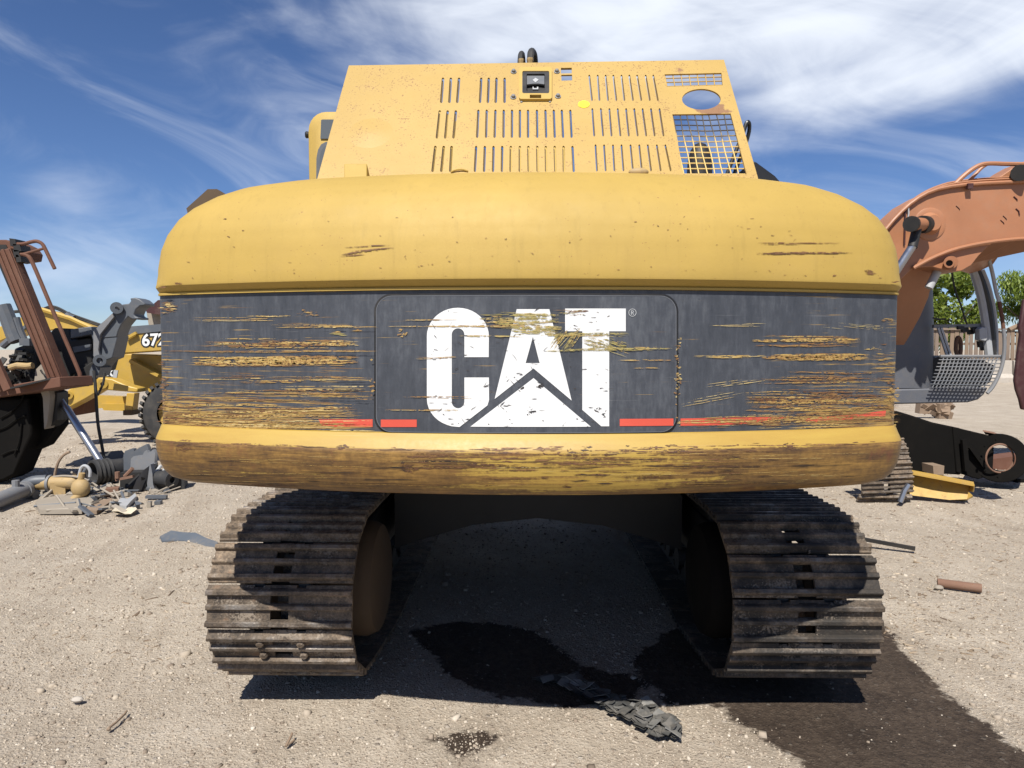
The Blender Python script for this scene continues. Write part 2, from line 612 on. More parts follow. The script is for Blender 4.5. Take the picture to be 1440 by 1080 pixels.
def mat_rim():
    """lower rim: yellow paint rubbed down to brown steel, most at both ends"""
    s = new_mat('rubbed_yellow_rim')
    o = s.coord()
    n1 = s.noise(s.vmul(o, (1.7, 1.7, 58)), 1.0, 6, 0.66, 0.5)
    n2 = s.noise(s.vmul(o, (9, 9, 190)), 1.0, 5, 0.65, 0.2)
    n3 = s.noise(o, 55, 5, 0.65)
    n4 = s.noise(s.vmul(o, (1.0, 1.0, 9)), 2.2, 4, 0.6)
    k = s.m('ADD', s.m('MULTIPLY', n1, 0.50), s.m('ADD', s.m('MULTIPLY', n2, 0.28), s.m('MULTIPLY', n3, 0.22)))
    gate = s.attr('wear')
    kk = s.m('ADD', k, s.m('ADD', gate, s.m('MULTIPLY', s.m('SUBTRACT', n4, 0.5), 0.28)))
    bare = s.step(kk, 0.50, 0.60)
    ycol = s.mix(s.step(n4, 0.35, 0.7), (0.37, 0.245, 0.048), (0.33, 0.205, 0.040))
    bcol = s.curve(s.m('ADD', s.m('MULTIPLY', n2, 0.28), s.m('ADD', s.m('MULTIPLY', n4, 0.34), s.m('ADD', s.m('MULTIPLY', n3, 0.16), s.m('MULTIPLY', s.noise(o, 5, 6, 0.7), 0.22)))),
                   [(0.40, (0.050, 0.026, 0.013)), (0.50, (0.138, 0.074, 0.021)), (0.60, (0.275, 0.155, 0.038))])
    rusty = s.step(s.noise(o, 6, 6, 0.7), 0.56, 0.68)
    bcol = s.mix(s.m('MULTIPLY', rusty, 0.55), bcol, (0.125, 0.042, 0.022))
    c = s.mix(bare, ycol, bcol)
    sc = s.step(s.noise(s.vmul(o, (1.3, 1.3, 240)), 1.0, 2, 0.5), 0.70, 0.74)
    c = s.mix(s.m('MULTIPLY', sc, 0.5), c, (0.42, 0.29, 0.13))
    s.put(s.b.inputs['Base Color'], c)
    s.put(s.b.inputs['Roughness'], s.m('ADD', s.m('MULTIPLY', bare, -0.06), s.m('ADD', 0.42, s.m('MULTIPLY', n3, 0.2))))
    s.put(s.b.inputs['Normal'], s.bump(s.m('ADD', s.m('MULTIPLY', n2, 0.6), s.m('MULTIPLY', n3, 0.3)), 0.2, 0.003))
    return s.mat


M['rim'] = mat_rim()


def mat_scratch():
    s = new_mat('scraped_paint')
    o = s.coord()
    t = s.attr('tint')
    n = s.noise(s.vmul(o, (14, 14, 210)), 1.0, 5, 0.7)
    k = s.m('ADD', t, s.m('MULTIPLY', s.m('SUBTRACT', n, 0.5), 0.45))
    c = s.curve(k, [(0.0, (0.012, 0.011, 0.010)), (0.16, (0.035, 0.02, 0.012)), (0.30, (0.125, 0.055, 0.022)), (0.46, (0.25, 0.135, 0.045)),
                    (0.62, (0.40, 0.265, 0.075)), (0.76, (0.48, 0.38, 0.18)), (0.90, (0.30, 0.25, 0.075)), (1.0, (0.17, 0.14, 0.045))])
    s.put(s.b.inputs['Base Color'], c)
    s.b.inputs['Roughness'].default_value = 0.65
    hole = s.m('ADD', s.m('MULTIPLY', s.noise(s.vmul(o, (26, 26, 330)), 1.0, 4, 0.7), 0.6), s.m('MULTIPLY', s.noise(s.vmul(o, (60, 60, 90)), 1.0, 4, 0.7), 0.4))
    tr = s.node('ShaderNodeBsdfTransparent')
    mx = s.node('ShaderNodeMixShader')
    s.put(mx.inputs[0], s.m('MAXIMUM', s.step(hole, 0.455, 0.49), s.m('LESS_THAN', t, 0.2)))
    s.L.new(tr.outputs[0], mx.inputs[1])
    s.L.new(s.b.outputs[0], mx.inputs[2])
    s.L.new(mx.outputs[0], s.N['Material Output'].inputs[0])
    return s.mat


M['scratch'] = mat_scratch()


def mat_hood():
    """yellow hood with pitted specks and a rusted patch below the round port"""
    s = new_mat('pitted_yellow_hood')
    o = s.coord()
    n_big = s.noise(o, 1.9, 5, 0.6)
    n_mid = s.noise(o, 10, 6, 0.65)
    n_fine = s.noise(o, 110, 4, 0.6)
    c = s.mix(s.step(n_big, 0.3, 0.7), (0.365, 0.238, 0.062), (0.405, 0.268, 0.075))
    c = s.mix(s.m('MULTIPLY', s.step(n_mid, 0.5, 0.75), 0.35), c, (0.36, 0.23, 0.07))
    sp = s.step(s.m('ADD', s.m('MULTIPLY', n_fine, 0.72), s.m('MULTIPLY', n_mid, 0.32)), 0.605, 0.645)
    c = s.mix(s.m('MULTIPLY', sp, 0.8), c, (0.17, 0.075, 0.028))
    rm = s.attr('rust')
    rr = s.step(s.m('ADD', rm, s.m('MULTIPLY', s.m('SUBTRACT', n_mid, 0.5), 1.1)), 0.50, 0.62)
    c = s.mix(s.m('MULTIPLY', rr, 0.9), c, s.mix(n_fine, (0.13, 0.055, 0.03), (0.27, 0.14, 0.07)))
    s.put(s.b.inputs['Base Color'], c)
    s.put(s.b.inputs['Roughness'], s.m('ADD', s.m('MULTIPLY', n_mid, 0.2), 0.38))
    s.put(s.b.inputs['Normal'], s.bump(s.m('ADD', n_fine, s.m('MULTIPLY', n_mid, 2.0)), 0.10, 0.004))
    return s.mat


M['hood'] = mat_hood()


def mat_track(oil=False):
    """track steel: brown-black with dried mud and bright worn grouser tips"""
    s = new_mat('oily_track_steel' if oil else 'worn_track_steel')
    oi = s.node('ShaderNodeObjectInfo')
    geo = s.node('ShaderNodeNewGeometry')
    o = s.vadd(s.coord(), s.vmul(s.comb(oi.outputs['Random'], oi.outputs['Random'], oi.outputs['Random']), (37, 19, 53)))
    n_big = s.noise(o, 3.6, 5, 0.65)
    n_mid = s.noise(o, 16, 6, 0.65)
    n_fine = s.noise(o, 95, 4, 0.6)
    c = s.curve(s.m('ADD', s.m('MULTIPLY', n_mid, 0.6), s.m('MULTIPLY', n_fine, 0.4)),
                [(0.38, (0.055, 0.041, 0.029)), (0.52, (0.165, 0.120, 0.080)), (0.66, (0.33, 0.25, 0.17))])
    dk = s.step(s.noise(o, 1.6, 3, 0.5), 0.36, 0.62)
    c = s.mix(dk, s.mix(0.5, c, (0.022, 0.018, 0.015)), c)
    rust = s.step(n_mid, 0.56, 0.70)
    c = s.mix(s.m('MULTIPLY', rust, 0.55), c, (0.15, 0.072, 0.036))
    tip = s.attr('tip')
    wear = s.m('MULTIPLY', tip, s.step(s.m('ADD', s.m('MULTIPLY', n_mid, 0.7), s.m('MULTIPLY', n_big, 0.8)), 0.72, 0.95))
    c = s.mix(s.m('MULTIPLY', wear, 0.75), c, (0.20, 0.19, 0.178))
    mud = s.step(s.m('ADD', n_big, s.m('MULTIPLY', s.m('SUBTRACT', n_fine, 0.5), 0.5)), 0.545, 0.63)
    mud = s.m('MULTIPLY', mud, s.m('SUBTRACT', 1.0, s.m('MULTIPLY', tip, 0.8)))
    c = s.mix(s.m('MULTIPLY', mud, 0.85), c, s.mix(n_fine, (0.165, 0.13, 0.098), (0.27, 0.225, 0.175)))
    s.put(s.b.inputs['Base Color'], c)
    if oil:
        c = s.mix(s.m('MULTIPLY', s.step(s.m('ADD', s.noise(o, 2.6, 5, 0.65), s.m('MULTIPLY', s.m('SUBTRACT', mud, 0.5), -0.10)), 0.68, 0.50), s.m('SUBTRACT', 0.86, s.m('MULTIPLY', mud, 0.62))), c, (0.012, 0.011, 0.010))
    s.put(s.b.inputs['Base Color'], c)
    s.put(s.b.inputs['Roughness'], s.m('SUBTRACT', 0.78, s.m('MULTIPLY', wear, 0.38)))
    s.put(s.b.inputs['Metallic'], s.m('MULTIPLY', wear, 0.5))
    s.put(s.b.inputs['Normal'], s.bump(s.m('ADD', s.m('MULTIPLY', n_fine, 0.8), s.m('ADD', n_mid, s.m('MULTIPLY', mud, 0.8))), 0.5, 0.008))
    return s.mat


M['track'] = mat_track()
M['track_oily'] = mat_track(True)


def mat_ground():
    s = new_mat('dusty_gravel')
    o = s.coord()
    big = s.noise(o, 0.35, 5, 0.6)
    mid = s.noise(o, 2.6, 6, 0.62)
    fine = s.noise(o, 28, 6, 0.72)
    grit = s.noise(o, 150, 3, 0.7)
    vd = s.voro(o, 62, 'F1', 'Distance')
    vc = s.voro(o, 62, 'F1', 'Color')
    vr, vg, vb = s.sep(vc)
    vd2 = s.voro(o, 26, 'F1', 'Distance')
    vc2 = s.sep(s.voro(o, 26, 'F1', 'Color'))
    c = s.curve(s.m('ADD', s.m('MULTIPLY', mid, 0.5), s.m('MULTIPLY', fine, 0.5)),
                [(0.33, (0.28, 0.232, 0.178)), (0.5, (0.385, 0.330, 0.262)), (0.68, (0.48, 0.42, 0.342))])
    c = s.mix(s.m('MULTIPLY', s.step(big, 0.40, 0.66), 0.45), c, (0.325, 0.272, 0.210))
    stone = s.m('MULTIPLY', s.step(vr, 0.55, 0.62), s.step(vd, 0.42, 0.30))
    c = s.mix(s.m('MULTIPLY', stone, 0.75), c, s.mix(vg, (0.20, 0.155, 0.115), (0.50, 0.44, 0.37)))
    stone2 = s.m('MULTIPLY', s.step(vc2[0], 0.83, 0.86), s.step(vd2, 0.36, 0.26))
    c = s.mix(s.m('MULTIPLY', stone2, 0.8), c, s.mix(vc2[1], (0.17, 0.135, 0.105), (0.52, 0.47, 0.41)))
    c = s.mix(s.m('MULTIPLY', s.step(grit, 0.60, 0.72), 0.5), c, (0.15, 0.115, 0.085))
    c = s.mix(s.m('MULTIPLY', s.step(grit, 0.40, 0.28), 0.4), c, (0.50, 0.45, 0.385))
    gx, gy, gzz = s.sep(o)
    rut = s.noise(s.comb(s.m('ADD', s.m('MULTIPLY', gx, 3.4), s.m('MULTIPLY', gy, 0.9)), s.m('MULTIPLY', gy, 0.22), 0.0), 1.0, 4, 0.6)
    c = s.mix(s.m('MULTIPLY', s.step(rut, 0.50, 0.68), 0.38), c, (0.255, 0.205, 0.155))
    c = s.mix(s.m('MULTIPLY', s.step(s.noise(o, 1.1, 5, 0.65), 0.54, 0.68), 0.35), c, (0.50, 0.44, 0.36))
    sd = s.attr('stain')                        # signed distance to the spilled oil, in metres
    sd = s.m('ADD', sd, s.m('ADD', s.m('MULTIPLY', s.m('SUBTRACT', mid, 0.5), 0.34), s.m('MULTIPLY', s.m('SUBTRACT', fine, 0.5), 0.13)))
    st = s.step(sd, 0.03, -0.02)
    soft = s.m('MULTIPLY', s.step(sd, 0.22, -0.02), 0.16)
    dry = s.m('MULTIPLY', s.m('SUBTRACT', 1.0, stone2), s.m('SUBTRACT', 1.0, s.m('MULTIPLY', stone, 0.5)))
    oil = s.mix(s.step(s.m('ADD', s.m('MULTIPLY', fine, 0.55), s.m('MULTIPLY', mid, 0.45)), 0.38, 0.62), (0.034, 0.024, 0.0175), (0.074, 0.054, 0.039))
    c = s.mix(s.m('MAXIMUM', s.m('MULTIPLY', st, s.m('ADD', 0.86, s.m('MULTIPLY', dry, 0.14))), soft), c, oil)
    s.put(s.b.inputs['Base Color'], c)
    s.b.inputs['Roughness'].default_value = 0.92
    s.b.inputs['Specular IOR Level'].default_value = 0.2
    hgt = s.m('ADD', s.m('ADD', s.m('MULTIPLY', s.step(vd, 0.6, 0.0), 0.40), s.m('MULTIPLY', rut, 2.0)), s.m('ADD', s.m('MULTIPLY', fine, 1.5), s.m('ADD', s.m('MULTIPLY', grit, 0.30), s.m('MULTIPLY', stone2, 0.7))))
    s.put(s.b.inputs['Normal'], s.bump(hgt, 0.85, 0.016))
    return s.mat


def mat_pebble(name, stops):
    s = new_mat(name)
    c = s.curve(s.attr('tint'), stops)
    n = s.noise(s.coord(), 90, 4, 0.6)
    c = s.mix(s.m('MULTIPLY', n, 0.35), c, (0.20, 0.165, 0.125))
    s.put(s.b.inputs['Base Color'], c)
    s.b.inputs['Roughness'].default_value = 0.9
    s.b.inputs['Specular IOR Level'].default_value = 0.25
    return s.mat


M['ground'] = mat_ground()
M['pebble'] = mat_pebble('gravel_stone', [(0.0, (0.12, 0.092, 0.07)), (0.3, (0.25, 0.20, 0.155)), (0.7, (0.43, 0.37, 0.295)), (1.0, (0.58, 0.52, 0.44))])
M['chip'] = mat_pebble('wood_chip', [(0.0, (0.08, 0.052, 0.035)), (0.5, (0.22, 0.16, 0.105)), (1.0, (0.50, 0.42, 0.32))])


def mat_leaf(name, a, b):
    s = new_mat(name)
    t = s.attr('tint')
    s.put(s.b.inputs['Base Color'], s.mix(t, a, b))
    s.b.inputs['Roughness'].default_value = 0.55
    tr = s.node('ShaderNodeBsdfTranslucent')
    s.put(tr.inputs[0], s.mix(t, tuple(k * 1.5 for k in a), tuple(k * 1.5 for k in b)))
    mx = s.node('ShaderNodeMixShader')
    mx.inputs[0].default_value = 0.35
    s.L.new(s.b.outputs[0], mx.inputs[1])
    s.L.new(tr.outputs[0], mx.inputs[2])
    s.L.new(mx.outputs[0], s.N['Material Output'].inputs[0])
    return s.mat


M['leaf'] = mat_leaf('broad_green_leaf', (0.055, 0.095, 0.014), (0.25, 0.30, 0.045))
M['leaf2'] = mat_leaf('willow_leaf', (0.09, 0.14, 0.02), (0.27, 0.34, 0.06))
M['bark'] = worn_paint('tree_bark', (0.11, 0.08, 0.055), rust=0.2, dirt=0.3, rough=0.95)


def set_attr(o, name, values, domain='POINT'):
    a = o.data.attributes.new(name, 'FLOAT', domain)
    a.data.foreach_set('value', np.asarray(values, dtype=np.float32))


# ------------------------------------------------------------------ ground
W_ = np.random.default_rng(3)
_waves = [(W_.uniform(0.4, 5.5), W_.uniform(0, 2 * PI), W_.uniform(0, 2 * PI)) for _ in range(26)]


def gheight(x, y):
    x = np.asarray(x, float)
    y = np.asarray(y, float)
    h = np.zeros(np.broadcast(x, y).shape)
    for k, a, ph in _waves:
        h = h + (0.011 / k ** 0.75) * np.sin(k * (x * math.cos(a) + y * math.sin(a)) + ph)
    # firmed down where the excavator stands
    flat = 1.0 / (1.0 + np.exp(-(np.maximum(np.abs(x - 0.2) - 2.2, np.abs(y - 5.6) - 2.7)) * 3.0))
    return h * (0.35 + 0.65 * flat) - 0.004


def gz(x, y):
    return float(gheight(x, y))


def poly_sd(px, py, poly):
    d = np.full(px.shape, 1e9)
    ins = np.zeros(px.shape, bool)
    n = len(poly)
    for i in range(n):
        ax, ay = poly[i][0], poly[i][1]
        bx, by = poly[(i + 1) % n][0], poly[(i + 1) % n][1]
        ex, ey = bx - ax, by - ay
        t = np.clip(((px - ax) * ex + (py - ay) * ey) / (ex * ex + ey * ey + 1e-12), 0, 1)
        d = np.minimum(d, np.hypot(px - ax - t * ex, py - ay - t * ey))
        if abs(ey) > 1e-9:
            cond = ((ay > py) != (by > py)) & (px < ex * (py - ay) / ey + ax)
            ins ^= cond
    return np.where(ins, -d, d)


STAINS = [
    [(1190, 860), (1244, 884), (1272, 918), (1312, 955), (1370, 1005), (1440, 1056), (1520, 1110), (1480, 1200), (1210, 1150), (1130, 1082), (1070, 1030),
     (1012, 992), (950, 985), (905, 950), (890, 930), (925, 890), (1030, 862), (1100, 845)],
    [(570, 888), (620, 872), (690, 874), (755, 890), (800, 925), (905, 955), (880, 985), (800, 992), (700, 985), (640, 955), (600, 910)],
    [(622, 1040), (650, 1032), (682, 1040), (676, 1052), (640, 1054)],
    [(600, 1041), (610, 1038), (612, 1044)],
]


def build_ground():
    def axis(lo, hi, step, far_lo, far_hi):
        a = list(np.arange(lo, hi + 1e-6, step))
        s, x = step, lo
        left = []
        while x > far_lo:
            s *= 1.18
            x -= s
            left.append(x)
        s, x = step, a[-1]
        right = []
        while x < far_hi:
            s *= 1.18
            x += s
            right.append(x)
        return np.array(left[::-1] + a + right)
    xs = axis(-8.0, 8.0, 0.055, -700, 700)
    ys = axis(1.6, 11.0, 0.055, -300, 900)
    X, Y = np.meshgrid(xs, ys)
    Z = gheight(X, Y)
    nx, ny = len(xs), len(ys)
    co = np.stack([X.ravel(), Y.ravel(), Z.ravel()], 1).astype(np.float32)
    i = np.arange(nx * ny).reshape(ny, nx)
    q = np.stack([i[:-1, :-1].ravel(), i[:-1, 1:].ravel(), i[1:, 1:].ravel(), i[1:, :-1].ravel()], 1)
    me = bpy.data.meshes.new('ground')
    me.vertices.add(len(co))
    me.vertices.foreach_set('co', co.ravel())
    me.loops.add(q.size)
    me.loops.foreach_set('vertex_index', q.ravel().astype(np.int32))
    me.polygons.add(len(q))
    me.polygons.foreach_set('loop_start', np.arange(0, q.size, 4, dtype=np.int32))
    me.polygons.foreach_set('loop_total', np.full(len(q), 4, dtype=np.int32))
    me.polygons.foreach_set('use_smooth', np.ones(len(q), bool))
    me.update()
    me.validate()
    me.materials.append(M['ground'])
    o = bpy.data.objects.new('ground', me)
    COL.objects.link(o)
    o['kind'] = 'structure'
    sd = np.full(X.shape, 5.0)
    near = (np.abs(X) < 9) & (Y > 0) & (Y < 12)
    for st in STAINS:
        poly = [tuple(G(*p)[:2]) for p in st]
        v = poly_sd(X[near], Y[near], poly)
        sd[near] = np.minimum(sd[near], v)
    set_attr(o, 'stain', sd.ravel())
    return o


build_ground()


def scatter(name, mat, n, dmin, dmax, spread, size_fn, shape, tint_fn, xrange=None, sink=0.3):
    """many small closed bodies lying on the ground, as one mesh"""
    u = rng.random(n)
    d = dmin * (dmax / dmin) ** u
    x = (rng.random(n) * 2 - 1) * spread * d + 0.02 * d
    if xrange is not None:
        x = xrange(d, rng.random(n))
    sdist = np.full(n, 9.0)
    for st in STAINS[:2]:
        sdist = np.minimum(sdist, poly_sd(x, d, [tuple(G(*p)[:2]) for p in st]))
    keep = (sdist > 0.0) | (rng.random(n) < 0.012)
    x, d = x[keep], d[keep]
    n = len(x)
    sz = size_fn(n, d)
    ca = rng.random(n) * 2 * PI
    base = np.array([(-1, -1, -1), (1, -1, -1), (1, 1, -1), (-1, 1, -1), (-1, -1, 1), (1, -1, 1), (1, 1, 1), (-1, 1, 1)], float)
    f = np.array([(0, 3, 2, 1), (4, 5, 6, 7), (0, 1, 5, 4), (1, 2, 6, 5), (2, 3, 7, 6), (3, 0, 4, 7)])
    v = np.repeat(base[None], n, 0)
    v = v * (0.62 + 0.55 * rng.random((n, 8, 3)))
    v[:, 4:, :2] *= (0.55 + 0.3 * rng.random((n, 1, 1)))
    v = v * np.array(shape)[None, None] * (0.7 + 0.6 * rng.random((n, 1, 3)))
    v = v * sz[:, None, None]
    c, s_ = np.cos(ca)[:, None], np.sin(ca)[:, None]
    vx = v[:, :, 0] * c - v[:, :, 1] * s_
    vy = v[:, :, 0] * s_ + v[:, :, 1] * c
    tl = (rng.random(n) - 0.5) * 0.5
    vz = v[:, :, 2] + vx * tl[:, None]
    z0 = gheight(x, d) + sz * shape[2] * (0.5 - sink)
    co = np.stack([vx + x[:, None], vy + d[:, None], vz + z0[:, None]], 2).reshape(-1, 3).astype(np.float32)
    q = (f[None] + (np.arange(n) * 8)[:, None, None]).reshape(-1, 4)
    me = bpy.data.meshes.new(name)
    me.vertices.add(len(co))
    me.vertices.foreach_set('co', co.ravel())
    me.loops.add(q.size)
    me.loops.foreach_set('vertex_index', q.ravel().astype(np.int32))
    me.polygons.add(len(q))
    me.polygons.foreach_set('loop_start', np.arange(0, q.size, 4, dtype=np.int32))
    me.polygons.foreach_set('loop_total', np.full(len(q), 4, dtype=np.int32))
    me.update()
    me.validate()
    me.materials.append(mat)
    o = bpy.data.objects.new(name, me)
    COL.objects.link(o)
    set_attr(o, 'tint', np.repeat(tint_fn(n), 8))
    return o


pebbles = scatter('gravel', M['pebble'], 120000, 2.7, 15.0, 0.80,
                  lambda n, d: np.clip(np.exp(rng.normal(-5.75, 0.52, n)), 0.0018, 0.018) * (0.55 + 0.11 * d),
                  (1.0, 0.8, 0.55), lambda n: np.clip(rng.normal(0.52, 0.20, n), 0, 1))
tag(pebbles, 'loose pale gravel lying over the dusty yard', 'gravel', kind='stuff')
stones = scatter('loose_stones', M['pebble'], 420, 2.8, 13.0, 0.78, lambda n, d: np.clip(np.exp(rng.normal(-4.35, 0.35, n)), 0.007, 0.03),
                 (1.1, 0.85, 0.6), lambda n: np.clip(rng.normal(0.5, 0.22, n), 0, 0.85))
tag(stones, 'scattered small stones on the dusty yard', 'stones', kind='stuff')
chips = scatter('wood_chips', M['chip'], 2600, 4.0, 13.0, 0.8,
                lambda n, d: np.clip(np.exp(rng.normal(-4.75, 0.5, n)), 0.003, 0.028) * (0.7 + 0.07 * d), (1.8, 0.32, 0.16), lambda n: rng.random(n),
                xrange=lambda d, r: np.where(r < 0.8, d * (0.40 + 0.4 * r), -d * (0.45 + 1.2 * (r - 0.8))))
tag(chips, 'splinters and dry litter strewn over the yard', 'litter', kind='stuff')

# ================================================================== the excavator
MW = Matrix.Rotation(math.radians(-1.05), 4, 'Z')       # upper structure, seen square from behind
UW = Matrix.Translation((0.094, 0, 0)) @ Matrix.Rotation(math.radians(-1.0), 4, 'Z')        # undercarriage
MWI = MW.to_3x3().inverted()
EXC = thing('excavator', 'big yellow crawler excavator seen from behind, scraped dark band with white letters on its counterweight', 'excavator',
            (0, 0, 0), mat=MW @ Matrix.Translation((0, 6.0, 0)))


def MP(px, py, y):
    r = MWI @ ray(px, py)
    return EYE + r * (y / r.y)


RARC = 4.02
Y0 = 2.585
ZB0, ZB1 = 1.490, 2.000


def arc(x):
    return Y0 + RARC - math.sqrt(max(RARC * RARC - x * x, 0.01))


def on_cw(px, py, out=0.0):
    """the place on the counterweight's curved back that shows at a photo point"""
    y = 2.7
    for _ in range(12):
        p = MP(px, py, y)
        y = arc(p.x) - out
    return p


def outline(a, ofs, rc, yf=3.75):
    rc = min(rc, a * 0.8)

    def A(x):
        return arc(x) + ofs
    pts = []
    c = A(a)
    for k in range(4):
        t = k / 4
        pts.append((-a, yf + (c + rc - yf) * t))
    xc = a - rc
    for k in range(9):
        t = k / 8
        p0, p1, p2 = (-a, c + rc), (-a, c), (-xc, A(xc))
        pts.append(tuple((1 - t) ** 2 * p0[i] + 2 * t * (1 - t) * p1[i] + t * t * p2[i] for i in (0, 1)))
    for k in range(1, 96):
        x = -xc + 2 * xc * k / 96
        pts.append((x, A(x)))
    return pts + [(-x, y) for x, y in reversed(pts[:13])]


def rows_of(spec):
    """spec rows: (z, half width, rear offset, corner radius)"""
    return [[Vector((x, y, z)) for x, y in outline(a, o, rc)] for z, a, o, rc in spec]


def wear_values(o, fn):
    vals = []
    inv = Matrix.Translation((0, 6.0, 0))
    for v in o.data.vertices:
        p = inv @ v.co
        vals.append(fn(p.x, p.y, p.z))
    set_attr(o, 'wear', vals)


def sstep(v, a, b):
    t = min(1, max(0, (v - a) / (b - a)))
    return t * t * (3 - 2 * t)


# -- the dark band (the counterweight's body)
mb = MB()
zs = [ZB0 - 0.02 + (ZB1 + 0.012 - ZB0 + 0.02) * k / 24 for k in range(25)]
mb.loft(rows_of([(z, 1.5, 0.0, 0.055) for z in zs]), closed=True)
counterweight = mb.build('counterweight', M['band'], EXC, MW)


def band_wear(x, y, z):
    # how thoroughly the paint is rubbed: both outer thirds, lower half most, and the very corners
    ends = max(sstep(-x, 0.45, 0.85), sstep(x, 0.75, 1.25))
    low = 0.35 + 0.65 * sstep(1.86 - z, 0.0, 0.14)
    v = ends * low * (0.30 + 0.38 * sstep(1.66 - z, 0.0, 0.14))
    if x < -1.43 or x > 1.43:
        v += 0.12
    return v + 0.03


wear_values(counterweight, band_wear)

# -- the rounded yellow top
side = [(2.04, 0.0), (2.124, 0.003), (2.198, 0.0119), (2.261, 0.0298), (2.324, 0.0595), (2.376, 0.1012), (2.424, 0.1562), (2.461, 0.2157), (2.490, 0.2976),
        (2.514, 0.4017), (2.529, 0.5356), (2.539, 0.7142), (2.544, 0.9671)]
rear = {2.04: 0.0, 2.124: 0.0039, 2.198: 0.013, 2.261: 0.0287, 2.324: 0.0574, 2.376: 0.0952, 2.424: 0.1461, 2.461: 0.2022, 2.490: 0.2805, 2.514: 0.3784, 2.529: 0.4827,
        2.539: 0.6002, 2.544: 0.7306}
spec = [(2.0125, 1.494, 0.008, 0.05), (2.0135, 1.501, -0.011, 0.055), (2.0215, 1.502, -0.011, 0.055), (2.0245, 1.500, -0.003, 0.055), (2.043, 1.511, -0.028, 0.08),
        (2.049, 1.519, -0.036, 0.11), (2.058, 1.520, -0.038, 0.125)]
pz = [a for a, _ in side]
for k in range(1, 37):
    f_ = k / 36 * (len(side) - 1)
    i0 = min(int(f_), len(side) - 2)
    z = pz[i0] + (pz[i0 + 1] - pz[i0]) * (f_ - i0)
    i = float(np.interp(z, pz, [b for _, b in side]))
    r_ = float(np.interp(z, pz, [rear[a] for a in pz]))
    if z > 2.07:
        spec.append((z, 1.517 - i, -0.038 + r_, 0.13 + i * 0.805))
mb = MB()
mb.loft(rows_of(spec), closed=True, cap1=True)
top = mb.build('counterweight_top', M['yellow'], EXC, MW, angle=28)

# -- the rubbed lower rim
spec = [(1.492, 1.499, 0.004, 0.055), (1.488, 1.503, -0.012, 0.06), (1.466, 1.508, -0.030, 0.07), (1.446, 1.512, -0.043, 0.07), (1.436, 1.515, -0.049, 0.075),
        (1.424, 1.517, -0.053, 0.08), (1.384, 1.517, -0.052, 0.09), (1.340, 1.512, -0.044, 0.10), (1.306, 1.502, -0.034, 0.11), (1.278, 1.485, -0.018, 0.13),
        (1.262, 1.458, 0.006, 0.16), (1.253, 1.41, 0.05, 0.2)]
spec_rim = list(spec)
fine = []
for (a, b) in zip(spec[:-1], spec[1:]):
    for k in range(3):
        fine.append(tuple(a[i] + (b[i] - a[i]) * k / 3 for i in range(4)))
fine.append(spec[-1])
mb = MB()
mb.loft(rows_of(fine), closed=True, cap1=True)
rim = mb.build('counterweight_rim', M['rim'], EXC, MW)


def rim_wear(x, y, z):
    if x < -0.1:
        g = 0.205 - 0.185 * (1 - sstep(-x, 0.05, 0.50))
    else:
        g = 0.02 + 0.19 * sstep(x, 0.42, 0.92)
    ledge = sstep(z, 1.428, 1.440)
    g = g * (1 - ledge) - 0.12 * ledge
    if z < 1.295:
        g += 0.10 * sstep(1.295 - z, 0, 0.03)
    return g


wear_values(rim, rim_wear)


def wrap(polys, out, thick=0.0, step=0.03):
    """flat outlines (photo points) laid on the curved back: list of (outer, holes); returns a MB"""
    mbs = MB()
    for outer, holes in polys:
        def cv(loop):
            r = []
            for p in loop:
                q = on_cw(p[0], p[1], out)
                r.append((q.x, q.z))
            return r
        V, T = cdt(cv(outer), [cv(h) for h in holes])
        bm = bmesh.new()
        vs = [bm.verts.new((p[0], 0, p[1])) for p in V]
        for t in T:
            try:
                bm.faces.new([vs[i] for i in t])
            except ValueError:
                pass
        x0 = min(p[0] for p in V)
        x1 = max(p[0] for p in V)
        x = math.ceil(x0 / step) * step
        while x < x1:
            bmesh.ops.bisect_plane(bm, geom=bm.verts[:] + bm.edges[:] + bm.faces[:], plane_co=(x, 0, 0), plane_no=(1, 0, 0))
            x += step
        loose = [v for v in bm.verts if not v.link_faces]
        bmesh.ops.delete(bm, geom=loose, context='VERTS')
        for v in bm.verts:
            v.co.y = arc(v.co.x) - out
        if thick:
            edges = [e for e in bm.edges if len(e.link_faces) == 1]
            r = bmesh.ops.extrude_edge_only(bm, edges=edges)
            for v in r['geom']:
                if isinstance(v, bmesh.types.BMVert):
                    v.co.y += thick
        bm.verts.index_update()
        mbs.add([v.co.copy() for v in bm.verts], [tuple(v.index for v in f.verts) for f in bm.faces])
        bm.free()
    return mbs


def round_rect(x0, y0, x1, y1, r, n=8):
    pts = []
    for cx, cy, a0 in ((x1 - r, y0 + r, -90), (x1 - r, y1 - r, 0), (x0 + r, y1 - r, 90), (x0 + r, y0 + r, 180)):
        for k in range(n + 1):
            a = math.radians(a0 + 90 * k / n)
            pts.append((cx + r * math.cos(a), cy + r * math.sin(a)))
    return pts


# -- raised cover plate in the middle of the band, with its rubbed edge
plate = wrap([(round_rect(529, 416, 951, 607.5, 22), [])], 0.010, 0.012, 0.03).build('cover_plate', M['band'], EXC, MW)
set_attr(plate, 'wear', [0.03] * len(plate.data.vertices))


def offset_rr(x0, y0, x1, y1, r, k):
    return round_rect(x0 - k, y0 - k, x1 + k, y1 + k, r + k)


